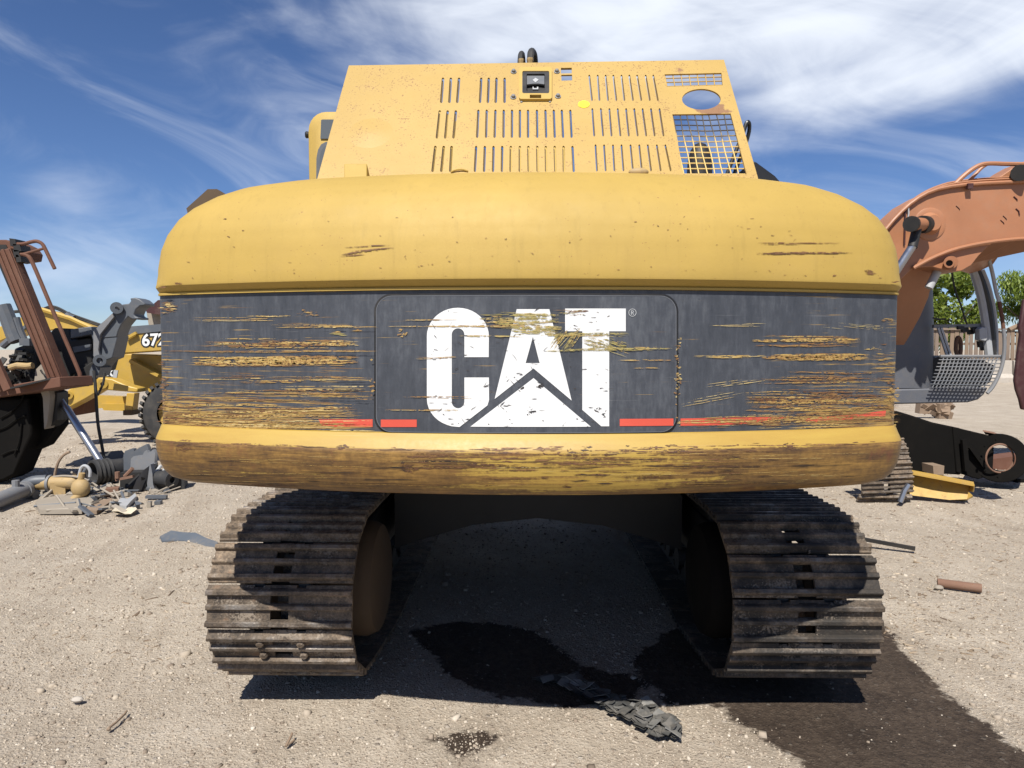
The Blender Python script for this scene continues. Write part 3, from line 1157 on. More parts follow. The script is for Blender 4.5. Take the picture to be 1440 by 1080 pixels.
wrap([(offset_rr(529, 416, 951, 607.5, 22, 3.0), [offset_rr(529, 416, 951, 607.5, 22, -0.2)])], 0.0010, 0, 0.02).build('plate_gap_shade', M['blackclean'], EXC, MW)  # flat dark strip painted as the shade of a groove round the plate
wrap([(offset_rr(529, 416, 951, 607.5, 22, 0.3), [offset_rr(529, 416, 951, 607.5, 22, -0.9)])], 0.0108, 0, 0.02).build('plate_edge', M['platedge'], EXC, MW)


def rim_strip(pts, w):
    """thin edge bead following photo points, as polygons"""
    out = []
    n = len(pts)
    for i in range(n - 1):
        a, b = Vector(pts[i]), Vector(pts[i + 1])
        d = (b - a).normalized()
        s_ = Vector((-d.y, d.x)) * w / 2
        out.append(([tuple(a + s_), tuple(b + s_), tuple(b - s_), tuple(a - s_)], []))
    return out


# -- letters: z = zoomed crop coordinates (3.6 times, from 560,400)
def zc(pts):
    return [(560 + x / 3.6, 400 + y / 3.6) for x, y in pts]


def arc_pts(cx, cy, rx, ry, a0, a1, n=12):
    return [(cx + rx * math.cos(math.radians(a0 + (a1 - a0) * k / n)), cy + ry * math.sin(math.radians(a0 + (a1 - a0) * k / n))) for k in range(n + 1)]


c_out = (arc_pts(302, 262, 157, 144, 180, 360, 20) + [(458, 368), (335, 368)] + arc_pts(303, 254, 32, 32, 0, -180, 10)
         + arc_pts(303, 594, 32, 33, 180, 0, 10) + [(335, 471), (459, 471), (460, 585), (452, 612), (310, 722), (270, 718)]
         + arc_pts(302, 578, 157, 142, 100, 180, 8)[1:])
letters = [
    [(zc(c_out), [])],
    [(zc([(600, 125), (765, 125), (878, 588), (685, 425), (488, 580)]), [zc([(682, 265), (716, 398), (645, 398)])])],
    [(zc([(845, 122), (1152, 122), (1152, 237), (1068, 237), (1068, 718), (1028, 718), (932, 635), (932, 237), (845, 237)]), [])],
    [(zc([(685, 474), (975, 720), (365, 720)]), [])],
]
for k, L in enumerate(letters):
    o = wrap(L, 0.0118).build('letter' if k < 3 else 'pyramid_mark', M['white'], EXC, MW)
for x0, x1, sl, out in ((448, 524, 12, 0.0016), (535.5, 586, 0, 0.0118), (871.5, 947, 0, 0.0118), (957, 1112, 0, 0.0016), (1125, 1246, 8, 0.0016)):
    if x0 == 1125:
        pts = [(1125, 589), (1160, 586.5), (1210, 582), (1246, 577), (1245, 585), (1190, 590), (1140, 594)]
    elif x0 == 448:
        pts = [(448, 590), (524, 589.5), (524, 600.5), (470, 600), (452, 598)]
    elif x0 == 957:
        pts = [(957, 588.5), (1060, 586.8), (1112, 586.5), (1085, 592), (1060, 595), (1010, 597.8), (957, 598.8)]
    elif x0 == 871.5:
        pts = [(871.5, 589), (947, 588.5), (947, 598.6), (871.5, 599.2)]
    else:
        pts = [(535.5, 590), (586, 590), (586, 600.5), (535.5, 600.5)]
    wrap([(pts, [])], out).build('red_stripe', M['red'], EXC, MW)

# -- registered mark: a ring with an R
cx, cy = 889.4, 439.6
ring_o = [(cx + 5.6 * math.cos(a), cy + 5.6 * math.sin(a)) for a in np.linspace(0, 2 * PI, 24, endpoint=False)]
ring_i = [(cx + 4.7 * math.cos(a), cy + 4.7 * math.sin(a)) for a in np.linspace(0, 2 * PI, 24, endpoint=False)]
rr = [(-1.9, 3), (-1.9, -3), (0.6, -3), (1.7, -2.4), (2.0, -1.4), (1.6, -0.3), (0.7, 0.2), (2.1, 3), (1.0, 3), (-0.2, 0.5), (-0.9, 0.5), (-0.9, 3)]
rh = [(-0.9, -2.1), (0.5, -2.1), (1.0, -1.4), (0.5, -0.5), (-0.9, -0.5)]
wrap([(ring_o, [ring_i]), ([(cx + x, cy + y) for x, y in rr], [[(cx + x, cy + y) for x, y in rh]])], 0.0118).build('registered_mark', M['grey_lite'], EXC, MW)

# -- scraped streaks across band, plate and lettering
SCR_V, SCR_F, SCR_T = [], [], []


def sliver(px, py, length, th, tint, slope=0.0, out=None, surf=None, yofs=0.0):
    n = max(3, int(length / 9))
    b = len(SCR_V)
    if out is None:
        out = 0.0137 if 524 < px < 956 and 524 < px + length < 956 else 0.0032
        if not (524 < px < 956) and (px + length > 524 and px < 956):
            out = 0.0137
    up, dn = [], []
    for i in range(n + 1):
        t = i / n
        taper = min(1.0, 4.5 * t, 4.5 * (1 - t)) ** 0.8
        w = th * taper * random.uniform(0.45, 1.15)
        jy = py + slope * length * t + random.uniform(-0.35, 0.35) * min(th, 2.0)
        x = px + length * t + (random.uniform(-1.5, 1.5) if 0 < i < n else 0)
        for lst, dy in ((up, -w / 2), (dn, w / 2)):
            if surf is None:
                lst.append(on_cw(x, jy + dy, out))
            else:
                lst.append(surf(x, jy + dy))
    SCR_V.extend(up + dn)
    for i in range(n):
        SCR_F.append((b + i, b + i + 1, b + n + 2 + i, b + n + 1 + i))
    SCR_T.extend([tint + random.uniform(-0.05, 0.05)] * (2 * (n + 1)))


def patch(x0, x1, y0, y1, n, l0, l1, t0, t1, tints, slope=0.0, edge=None):
    for _ in range(max(3, int(n * 0.62)) if n > 8 else n):
        L = l0 + (l1 - l0) * random.random() ** 1.7
        L = min(L, x1 - x0)
        xc = x0 + (x1 - x0) * random.betavariate(1.5, 1.5)
        x = min(max(xc - L / 2, x0 - 8), x1 + 6 - L)
        y = random.triangular(y0, y1, (y0 + y1) / 2)
        sliver(x, y, L, t0 + (t1 - t0) * random.random() ** 2.0, random.choice(tints), slope + random.uniform(-0.010, 0.010))


YB = (0.34, 0.42, 0.5, 0.6, 0.64, 0.68)
YY = (0.55, 0.62, 0.66, 0.72)
BR = (0.28, 0.33, 0.40, 0.46)
OL = (0.62, 0.86, 0.9, 0.96, 1.0)
# left side
patch(282, 500, 476, 490, 56, 50, 150, 0.8, 3.2, YB)
patch(276, 500, 498, 517, 110, 60, 190, 1.0, 4.0, (0.5, 0.58, 0.62, 0.66, 0.44))
patch(272, 450, 441, 453, 14, 40, 160, 0.7, 1.8, YY)
patch(386, 527, 456, 462, 8, 60, 130, 0.7, 1.6, YY)
patch(418, 448, 431, 448, 18, 5, 14, 1.0, 3.0, (0.5, 0.58, 0.4))
patch(462, 520, 460, 475, 12, 12, 30, 1.0, 3.0, (0.6, 0.5, 0.9))
patch(228, 525, 491, 496, 7, 120, 240, 0.6, 1.5, YB)
patch(265, 520, 524, 540, 34, 25, 110, 0.5, 1.8, YB)
patch(265, 522, 541, 566, 54, 30, 170, 0.6, 2.3, YB)
patch(232, 500, 566, 603, 120, 40, 190, 0.6, 2.8, YB)
patch(300, 522, 590, 607, 30, 50, 170, 0.6, 2.0, YY)
patch(225, 300, 548, 603, 46, 14, 60, 0.7, 3.0, (0.3, 0.36, 0.45, 0.6))
patch(224, 246, 421, 446, 46, 6, 18, 0.8, 2.4, (0.30, 0.36, 0.42, 0.72))
patch(224, 236, 500, 603, 60, 4, 12, 1.0, 3.5, (0.3, 0.36, 0.44, 0.5))
patch(519, 527, 480, 600, 16, 3, 7, 2.0, 5.0, (0.5, 0.58, 0.42))
# right side
patch(1065, 1205, 471, 488, 54, 60, 135, 0.7, 2.6, YB)
patch(982, 1075, 499, 503, 7, 60, 92, 0.7, 1.8, (0.6, 0.68))
patch(1078, 1218, 497, 507, 80, 50, 120, 1.0, 3.4, (0.44, 0.5, 0.54, 0.58))
patch(1220, 1262, 480, 530, 34, 10, 32, 0.7, 2.0, YB)
patch(1068, 1262, 520, 545, 54, 40, 140, 0.5, 2.0, (0.34, 0.42, 0.5, 0.58))
patch(1055, 1262, 545, 583, 130, 40, 170, 0.6, 2.6, (0.30, 0.36, 0.42, 0.5, 0.58))
patch(960, 1262, 583, 606, 90, 40, 180, 0.5, 2.0, YB, slope=-0.03)
patch(1248, 1263, 520, 600, 60, 4, 14, 1.0, 3.4, (0.34, 0.45, 0.58, 0.62))
patch(1240, 1256, 447, 452, 8, 5, 12, 1.0, 2.4, (0.5, 0.58))
patch(1005, 1075, 453, 460, 10, 18, 60, 0.5, 1.0, (0.76, 0.72))
patch(1150, 1250, 452, 462, 6, 30, 80, 0.4, 0.9, (0.72, 0.78), slope=0.1)
patch(1000, 1075, 538, 550, 4, 50, 75, 0.5, 1.0, (0.72, 0.76), slope=-0.13)
patch(957, 1045, 556, 573, 4, 60, 84, 0.5, 1.1, (0.72, 0.66), slope=-0.19)
patch(1060, 1250, 578, 597, 60, 30, 120, 0.6, 2.2, (0.34, 0.42, 0.5, 0.56))
patch(949, 957, 455, 606, 70, 2, 6, 1.5, 5.0, (0.4, 0.5, 0.62, 0.76))
# across the lettering
patch(545, 765, 457.3, 460, 8, 120, 215, 0.6, 1.6, (0.62, 0.68, 0.5))
patch(560, 650, 448, 451, 6, 14, 40, 0.7, 1.8, (0.6, 0.4))
patch(652, 735, 471.5, 474, 8, 40, 80, 0.6, 1.6, (0.6, 0.86))
patch(690, 785, 452, 466, 40, 14, 60, 0.8, 2.6, OL)
patch(680, 785, 437, 460, 110, 14, 60, 0.8, 3.0, OL)
patch(725, 782, 438, 447, 30, 12, 44, 0.9, 3.4, OL)
patch(716, 784, 453, 471, 40, 20, 64, 0.7, 2.2, OL, slope=0.16)
patch(784, 826, 435.5, 444, 22, 14, 36, 0.9, 2.8, (0.62, 0.3, 0.95, 0.4))
patch(730, 880, 468, 473.5, 26, 40, 130, 0.7, 2.2, OL)
patch(824, 880, 471, 492, 70, 18, 54, 0.7, 2.4, OL, slope=0.32)
patch(772, 915, 489.5, 495, 26, 40, 120, 0.7, 2.2, OL, slope=-0.02)
patch(850, 940, 487, 493, 8, 40, 80, 0.6, 1.4, (0.62, 0.9))
for k in range(26):
    x = random.uniform(772, 800)
    sliver(x, random.uniform(484, 495), random.uniform(12, 22), random.uniform(1.0, 2.6), random.choice(OL), slope=-1.3)
patch(876, 944, 504, 508, 6, 30, 60, 0.6, 1.6, (0.5, 0.66))
patch(895, 935, 515, 519, 5, 18, 36, 0.5, 1.2, (0.5, 0.6))
patch(592, 640, 501, 505, 6, 20, 46, 0.6, 1.6, (0.46, 0.6))
patch(574, 665, 557.5, 560, 6, 50, 88, 0.5, 1.2, (0.62, 0.48))
patch(545, 640, 575, 578, 7, 40, 86, 0.6, 1.6, (0.62, 0.5))
patch(560, 572, 462, 480, 10, 4, 9, 1.5, 4.0, (0.5, 0.6), slope=-0.5)
# small dark nicks in the white lettering
for _ in range(120):
    x, y = random.uniform(600, 856), random.uniform(436, 600)
    sliver(x, y, random.uniform(1.5, 10), random.uniform(0.4, 1.3), random.uniform(0.02, 0.14), slope=random.choice((0, 0, 0, 0.4, -0.8, 1.5)))
for x, y in ((729, 548), (700, 570), (745, 580), (680, 543), (838, 575), (845, 586), (757, 543)):
    for _ in range(4):
        sliver(x + random.uniform(-4, 4), y + random.uniform(-3, 3), random.uniform(3, 9), random.uniform(0.7, 2.0), 0.05, slope=random.uniform(-1.4, 1.4))


# brown gouges on the yellow top, where its back is still upright
def on_top(px, py):
    y = 2.7
    for _ in range(14):
        p = MP(px, py, y)
        i = np.interp(p.z, [a for a, _ in side], [rear[a] for a, _ in side])
        y = arc(p.x) - 0.0405 + i
    return p


for _ in range(90):
    sliver(random.uniform(245, 1240), random.uniform(305, 396), random.uniform(1.5, 6), random.uniform(0.5, 1.5), random.choice((0.26, 0.33, 0.4)), random.choice((0, 0, 0.5, -0.6)), surf=on_top)
for x0, y0, L, th, sl in ((480, 348, 76, 1.6, -0.05), (478, 358, 80, 2.2, -0.13), (484, 354, 70, 1.2, -0.10), (477, 360.5, 40, 2.0, -0.08), (1060, 357.5, 140, 3.0, -0.02),
                          (1062, 356, 60, 3.0, 0.0), (1063, 341.5, 120, 1.5, 0.005), (1066, 343.5, 70, 1.2, 0.0), (1214, 380.5, 16, 4.5, 0.1), (1216, 385, 12, 3.0, 0.0),
                          (1252, 397, 12, 3.0, -0.05), (243, 400, 14, 4.0, -0.1), (222, 404, 12, 3.0, 0.0), (1170, 389, 6, 1.5, -0.5), (1215, 383, 18, 1.0, 0.1)):
    for r in range(2):
        sliver(x0 + random.uniform(0, 3), y0 + random.uniform(-0.6, 0.6), L * random.uniform(0.8, 1.0), th * random.uniform(0.6, 1.0), random.choice((0.28, 0.33, 0.38)), sl, surf=on_top)


# fine scores and bare patches along the rubbed rim
RZ = [(a, c) for a, _, c, _ in reversed(spec_rim)]


def on_rim(px, py):
    y = 2.6
    for _ in range(16):
        p = MP(px, py, y)
        y = arc(p.x) + float(np.interp(p.z, [a for a, _ in RZ], [c for _, c in RZ])) - 0.0016
    return p


def rim_patch(x0, x1, y0, y1, n, l0, l1, t0, t1, tints, slope=0.0):
    for _ in range(n):
        L = l0 + (l1 - l0) * random.random() ** 1.6
        x = random.uniform(x0, x1 - L)
        xm = (x + L / 2 - 741) / 525
        y = random.uniform(y0, y1) - 13 * xm * xm
        sliver(x, y, L, t0 + (t1 - t0) * random.random() ** 2, random.choice(tints), slope + random.uniform(-0.02, 0.02) - 0.03 * xm, surf=on_rim)


rim_patch(250, 1240, 640, 690, 70, 20, 160, 0.4, 1.3, (0.10, 0.18, 0.26))
rim_patch(250, 1240, 636, 686, 60, 30, 150, 0.4, 1.0, (0.56, 0.62, 0.68))
rim_patch(560, 1100, 636, 660, 60, 20, 140, 0.8, 3.2, (0.22, 0.28, 0.34))
rim_patch(640, 1080, 655, 692, 50, 12, 90, 0.8, 2.6, (0.24, 0.30, 0.36))
rim_patch(240, 1245, 630, 636, 60, 8, 60, 0.8, 3.0, (0.24, 0.30, 0.4))
rim_patch(740, 1080, 628, 640, 40, 4, 26, 1.0, 4.0, (0.24, 0.28))
for px, py in ((812, 642), (481, 627), (574, 660), (570, 655), (1108, 628), (255, 630)):
    for _ in range(9):
        sliver(px + random.uniform(-9, 5), py + random.uniform(-4, 4), random.uniform(4, 14), random.uniform(1.2, 3.6), random.choice((0.22, 0.28)), random.uniform(-0.3, 0.3), surf=on_rim)
mb = MB()
mb.add(SCR_V, SCR_F)
scr = mb.build('paint_scrape', M['scratch'], EXC, MW, fix=False)
set_attr(scr, 'tint', SCR_T)
scr['kind'] = 'stuff'

# -- hood: one leaning pressed panel with slots, ports and wire screens
HB = MP(756, 243, 3.20)
HT = MP(754, 88, 3.66)
HN = Vector((0, -(HT.z - HB.z), HT.y - HB.y)).normalized()       # faces back and up
HU = Vector((1, 0, 0))
HV = HN.cross(HU).normalized() * -1
if HV.z < 0:
    HV = -HV


def hood_pt(px, py, out=0.0):
    r = MWI @ ray(px, py)
    t = (HB + HN * out - EYE).dot(HN) / r.dot(HN)
    return EYE + r * t


def hood_uv(px, py):
    d = hood_pt(px, py) - HB
    return (d.dot(HU), d.dot(HV))


def huv3(u, v, out=0.0):
    return HB + HU * u + HV * v + HN * out


slots = []


def slot_row(y0, y1, tops, bots, w, side):
    for a, b in zip(tops, bots):
        slots.append(((a, y0), (b, y1), w, side))


slot_row(109, 145, [623, 634, 645.5], [620.5, 632, 643], 3.6, -1)
slot_row(109, 145, [676.7, 687.3, 698.2, 709.6], [675, 686, 697, 709.4], 3.4, -1)
slot_row(105, 142, [828.7, 840.5, 851.7, 862.5, 874, 885, 896, 908, 918.7], [832.5, 843, 855, 866.7, 878, 890, 901.7, 913.7, 925], 2.6, 1)
slot_row(155, 195, [618.4, 629.5, 641], [614.4, 626.2, 637.8], 3.6, -1)
slot_row(154, 194, [672.7, 684.4, 696.7, 708.4, 720, 731.1, 742.5, 755, 767, 778.7, 790, 802],
         [671, 683.5, 695.5, 708, 719.8, 731, 742.5, 755.5, 768, 780, 791.7, 803.7], 3.2, -1)
slot_row(152, 192, [833, 845, 857, 868.7, 880.5, 892, 903.7, 915.5, 927.5], [835.7, 848.2, 860, 872.5, 884.2, 896.7, 908.7, 920.5, 933], 2.6, 1)
slot_row(205, 242, [612.2, 624, 635], [608.4, 620.7, 633.3], 3.8, -1)
slot_row(205, 242, [669.5, 681.8, 694, 706.2, 718.4, 731, 743, 755.5, 767.5, 780, 792.5, 805],
         [667.8, 680.7, 693.3, 705.8, 718, 731, 743.5, 756, 768, 781, 793, 806.7], 3.3, -1)
slot_row(203, 241, [837.5, 849.5, 862, 874, 886.7, 899, 911, 923.7, 935.7], [839.5, 851.7, 864, 876.7, 890, 902.5, 915.5, 929, 943], 2.6, 1)

holes = []
for (a, b, w, sd_) in slots:
    (x0, y0), (x1, y1) = a, b
    n = 3
    top_ = [(x0 + w / 2 * math.cos(t), y0 + 2 + 2 * -math.sin(t)) for t in np.linspace(0, PI, 5)]
    bot_ = [(x1 + w / 2 * math.cos(t), y1 - 2 + 2 * -math.sin(t)) for t in np.linspace(PI, 2 * PI, 5)]
    holes.append(top_ + bot_)
screen_top = [(934.5, 104.5), (1014.5, 102.5), (1016.2, 119.8), (937.8, 121.8)]
screen_low = [(945.5, 160.8), (1027.5, 159.6), (1050, 245), (961, 245)]
holes += [screen_top, screen_low]
holes.append([(986.3 + 27.2 * math.cos(t), 139.6 + 14.6 * math.sin(t)) for t in np.linspace(0, 2 * PI, 32, endpoint=False)])
holes.append([(788.8, 95.6), (804, 95.2), (804, 103), (788.8, 103.3)])
holes.append([(789.3, 105.3), (804.4, 105), (804.7, 113), (789.6, 113.4)])
holes.append(round_rect(734.5, 103.2, 772.3, 134.6, 2, 3))
holes.append([(745, 136.6), (761, 136.6), (761, 141.5), (745, 141.5)])
hood_out = [(441, 270), (448, 245), (490.5, 92), (755, 88), (1018, 84), (1065, 247), (1071, 270)]


def flat_sheet(outer, hls, uvf, to3, thick, extra=0):
    V, T = cdt([uvf(*p) for p in outer], [[uvf(*p) for p in h] for h in hls])
    mb = MB()
    bm = bmesh.new()
    vs = [bm.verts.new((p[0], p[1], 0)) for p in V]
    for t in T:
        try:
            bm.faces.new([vs[i] for i in t])
        except ValueError:
            pass
    if extra:
        us = [p[0] for p in V]
        vv = [p[1] for p in V]
        for lo, hi, no in ((min(us), max(us), (1, 0, 0)), (min(vv), max(vv), (0, 1, 0))):
            x = lo + extra
            while x < hi:
                bmesh.ops.bisect_plane(bm, geom=bm.verts[:] + bm.edges[:] + bm.faces[:], plane_co=tuple(x * k for k in no), plane_no=no)
                x += extra
    bmesh.ops.delete(bm, geom=[v for v in bm.verts if not v.link_faces], context='VERTS')
    bm.verts.index_update()
    bm.edges.ensure_lookup_table()
    pos = [v.co.copy() for v in bm.verts]
    n = len(pos)
    mb.add([to3(p.x, p.y, 0.0) for p in pos] + [to3(p.x, p.y, -thick) for p in pos],
           [tuple(v.index for v in f.verts) for f in bm.faces] + [tuple(n + v.index for v in reversed(f.verts)) for f in bm.faces])
    b = [(e.verts[0].index, e.verts[1].index) for e in bm.edges if len(e.link_faces) == 1]
    mb.f += [(i, j, n + j, n + i) for i, j in b]
    bm.free()
    return mb


hood = flat_sheet(hood_out, holes, hood_uv, huv3, 0.008, 0.045).build('hood_panel', M['hood'], EXC, MW, angle=30)
inv6 = Matrix.Translation((0, 6.0, 0))
pr = hood_pt(1003, 153)
pc = hood_pt(965, 103)
rv = []
for v in hood.data.vertices:
    p = inv6 @ v.co
    dx, dz = p.x - pr.x, p.z - pr.z
    g = math.exp(-((dx / 0.125) ** 2 + ((dz + 0.005) / 0.042) ** 2)) * 0.95
    dx, dz = p.x - pc.x, p.z - pc.z
    g += math.exp(-((dx / 0.16) ** 2 + (dz / 0.12) ** 2)) * 0.46
    rv.append(g)
set_attr(hood, 'rust', rv)


def hood_edge(a, b, w, out):
    p, q = hood_pt(*a), hood_pt(*b)
    d = (q - p).normalized()
    side_ = d.cross(HN)
    mb = MB()
    mb.slab([p - HN * 0.008, q - HN * 0.008, q - HN * (0.008 + w), p - HN * (0.008 + w)], side_ * 0.004 * out)
    o = mb.build('edge_flange', M['hood'], hood, MW)
    set_attr(o, 'rust', [0.2] * len(o.data.vertices))


hood_edge((448, 245), (490.5, 92), 0.035, 1)
hood_edge((1018, 84), (1065, 247), 0.035, 1)
hood_edge((490.5, 92.6), (755, 88.6), 0.030, 1)
hood_edge((755, 88.6), (1018, 84.6), 0.030, 1)


def sheet_slab(name, mat, outer, hls=(), out0=0.0, thick=0.004, parent=hood):
    return flat_sheet(outer, list(hls), hood_uv, lambda u, v, o: huv3(u, v, o + out0), thick).build(name, mat, parent, MW)


# pressed lip behind each slot
for (a, b, w, sd_) in slots:
    (x0, y0), (x1, y1) = a, b
    lx = sd_ * (w / 2 + 0.2)
    p0 = hood_pt(x0 + lx, y0 + 1)
    p1 = hood_pt(x1 + lx, y1 - 1)
    sh = -sd_ * (0.0062 if sd_ < 0 else 0.0022)
    back = HN * -0.020 + HU * sh
    mb = MB()
    mb.slab([p0 - HN * 0.006, p1 - HN * 0.006, p1 + back, p0 + back], HU * 0.0015 * sd_)
    o = mb.build('louvre', M['hood'], hood, MW)
    set_attr(o, 'rust', [0.15] * len(o.data.vertices))


def lerp2(a, b, t):
    return (a[0] + (b[0] - a[0]) * t, a[1] + (b[1] - a[1]) * t)


def screen(q, nx, ny, broken=False):
    tl, tr, br, bl = q
    for k in range(nx + 1):
        t = k / nx
        a, b = lerp2(tl, tr, t), lerp2(bl, br, t)
        pts = []
        for j in range(7):
            p = lerp2(a, b, j / 6)
            ox = 0.7 * math.sin(k * 2.1 + j * 1.3) if broken else 0
            pts.append(hood_pt(p[0] + ox, p[1], -0.010))
        MB().tube(pts, 0.0028, 6).build('screen_wire', M['yellow3'] if not broken else M['screen'], hood, MW)
    for k in range(ny + 1):
        t = k / ny
        a, b = lerp2(tl, bl, t), lerp2(tr, br, t)
        pts = []
        for j in range(9):
            p = lerp2(a, b, j / 8)
            oy = 1.5 * math.exp(-((j - 4.5) / 2) ** 2) * (1 - t) if broken else 0
            pts.append(hood_pt(p[0], p[1] + oy, -0.0145))
        MB().tube(pts, 0.0028, 6).build('screen_wire', M['yellow3'] if not broken else M['screen'], hood, MW)


def mat_screen():
    s = new_mat('sooty_yellow_screen')
    z = s.sep(s.coord())[2]
    n = s.noise(s.coord(), 30, 4)
    soot = s.step(s.m('ADD', z, s.m('MULTIPLY', s.m('SUBTRACT', n, 0.5), 0.16)), 2.72, 2.82)
    s.put(s.b.inputs['Base Color'], s.mix(soot, (0.60, 0.42, 0.14), (0.055, 0.045, 0.035)))
    return s.mat


M['screen'] = mat_screen()
screen(screen_top, 7, 3)
screen(screen_low, 8, 11, True)

# latch: raised frame, black recessed handle, bolts
fr_o = round_rect(730, 97.5, 776, 142.5, 3, 4)
sheet_slab('latch_frame', M['yellow'], fr_o, [round_rect(734.5, 103.2, 772.3, 134.6, 2, 3), [(745, 136.6), (761, 136.6), (761, 141.5), (745, 141.5)]], 0.014, 0.013)
bz = sheet_slab('latch_bezel', M['blackclean'], round_rect(734.7, 103.4, 772.1, 134.4, 2, 3), [round_rect(740.5, 106.5, 766, 131.2, 1.5, 3)], 0.011, 0.02)
sheet_slab('latch_well', M['blackclean'], round_rect(740, 106, 766.5, 131.7, 1.5, 3), (), -0.014, 0.012)
lv = sheet_slab('latch_handle', M['grey'], [(741, 107.5), (765.5, 107.5), (765.5, 119.5), (757, 118.4), (749, 118.6), (741, 119.6)], (), 0.004, 0.008)
sheet_slab('latch_keyhole', M['grey_lite'], [(749, 114), (753, 111), (757.5, 113.5), (753, 117.5)], (), 0.0065, 0.004)
sheet_slab('latch_catch', M['grey_lite'], [(749, 120), (750.5, 120), (750.5, 122), (755, 122), (755, 120), (757, 120), (757, 123.4), (749, 123.4)], (), -0.008, 0.003)
sheet_slab('latch_catch', M['maroon'], [(752, 127), (755, 126), (757, 127.5), (755, 129)], (), -0.008, 0.003)
sheet_slab('latch_tongue', M['rust_light'], [(745.5, 137), (752, 137), (752, 141.3), (745.5, 141.3)], (), -0.010, 0.006)
sheet_slab('latch_tongue', M['grey_mid'], [(755, 137), (760.5, 137), (760.5, 141.3), (755, 141.3)], (), -0.010, 0.006)
for x, y in ((722.3, 101.6), (783, 101.4), (721.8, 137.3), (784.6, 136.2)):
    p = hood_pt(x, y)
    MB().lathe(p, HN, [(0.0, 0.015), (0.004, 0.015), (0.005, 0.010), (0.014, 0.009), (0.017, 0.005), (0.0172, 0.0005)], 10).build('bolt', M['grey_mid'], hood, MW)
for x, y in ((733.2, 143.8), (773.2, 143.6)):
    MB().lathe(hood_pt(x, y), HN, [(0.0, 0.006), (0.004, 0.005), (0.0045, 0.0005)], 8).build('rivet', M['grey_mid'], hood, MW)
sheet_slab('round_sticker', M['sticker'], [(821 + 8.2 * math.cos(t), 147 + 5.0 * math.sin(t)) for t in np.linspace(0, 2 * PI, 24, endpoint=False)], (), 0.0025, 0.002)
# shallow dent ring, small block and stubs at the foot of the panel
mb = MB()
c = hood_pt(517, 178, 0.0)
mb.lathe(hood_pt(521, 187), HN, [(0.0, 0.105), (0.0012, 0.085), (0.0026, 0.055), (0.0046, 0.022), (0.005, 0.001)], 28)
o = mb.build('pressed_dome', M['hood'], hood, MW, angle=80)
set_attr(o, 'rust', [0.05] * len(o.data.vertices))
mb = MB()
q = [hood_pt(484, 230, 0.07), hood_pt(516, 230, 0.07), hood_pt(516, 252, 0.07), hood_pt(484, 252, 0.07)]
mb.slab(q, -HN * 0.075)
mb.build('stop_block', M['yellow'], hood, MW, bevel=0.004)
mb = MB()
mb.sphere(hood_pt(898, 242, 0.01), 0.045, 14, 8, (1.0, 0.4, 0.42))
mb.build('lift_stub', M['brass'], EXC, MW)
mb = MB()
mb.tube([hood_pt(634, 242, 0.004), hood_pt(640, 239, 0.008), hood_pt(650, 238, 0.008), hood_pt(658, 240.5, 0.004)], 0.004, 6, smooth=1)
mb.build('paint_ridge', M['yellow'], EXC, MW)

# -- things that show behind and beside the hood
mb = MB()
for pts, r in (([(731.5, 105, 3.85), (731.5, 88, 3.85), (732.2, 78, 3.86), (733.5, 74.5, 3.9), (735, 79, 3.96), (735.5, 95, 3.98)], 0.0150),
               ([(746, 105, 3.80), (746, 86, 3.80), (746.3, 75, 3.82), (748, 71, 3.88), (751.5, 78, 3.95), (752.5, 95, 3.98)], 0.0185)):
    mb.tube([MP(*p) for p in pts], r, 10, smooth=2)
hose = mb.build('hydraulic_hose', M['rubber'], EXC, MW)
for x, y, r in ((733.0, 86.5, 0.0125), (745.5, 85.5, 0.0150)):
    p = MP(x, y, 3.78)
    MB().lathe(p + Vector((0, 0, -0.05)), (0, 0, 1), [(0, r), (0.045, r), (0.05, r * 1.2), (0.062, r * 1.2), (0.064, 0.001)], 8).build('hose_fitting', M['brass'], hose, MW)

ex = MP(984, 226, 4.3)
mb = MB()
mb.lathe(Vector((ex.x, ex.y, 2.35)), (0, 0, 1), [(0, 0.074), (0.50, 0.074), (0.56, 0.070), (0.62, 0.056), (0.655, 0.034), (0.67, 0.001)], 20)
mb.cyl((ex.x - 0.035, ex.y + 0.1, 2.35), (ex.x - 0.035, ex.y + 0.1, 2.72), 0.03)
mb.build('exhaust_stack', M['black'], EXC, MW)
mb = MB()
mb.tube([MP(*p) for p in ((1016, 262, 4.1), (1030, 225, 4.1), (1046, 185, 4.1), (1049, 174, 4.1), (1052, 170.5, 4.1), (1054.2, 175, 4.12), (1053, 190, 4.14), (1040, 225, 4.16), (1026, 262, 4.16))],
        0.011, 8, smooth=2)
mb.build('handrail', M['blackclean'], EXC, MW)
mb = MB()
p = [MP(1058, 226, 3.75), MP(1064, 228, 3.75), MP(1090, 247, 3.75), MP(1098, 256, 3.75), MP(1060, 262, 3.75)]
mb.slab(p, (0, 0.5, 0))
mb.build('fender', M['blackclean'], EXC, MW, bevel=0.006)
# open toolbox lid beside the counterweight, on the left
mb = MB()
a, b, c, d = MP(262, 293, 3.55), MP(292, 266.0, 3.55), MP(305, 265.8, 3.55), MP(320, 275, 3.55)
mb.slab([a, b, c, d, MP(320, 305, 3.55), MP(265, 305, 3.55)], (0, 0.04, 0))
mb.slab([a + Vector((0, .04, 0)), b + Vector((0, .04, 0)), b + Vector((0, 0.2, -0.02)), a + Vector((0, 0.2, -0.02))], (0.006, 0, -0.004))
mb.build('step_guard', M['hub'], EXC, MW)

# -- cab, far side left
CX0, CX1 = MP(430, 200, 4.5).x, -0.42
CZ1 = MP(450, 158.5, 4.56).z
prof = []


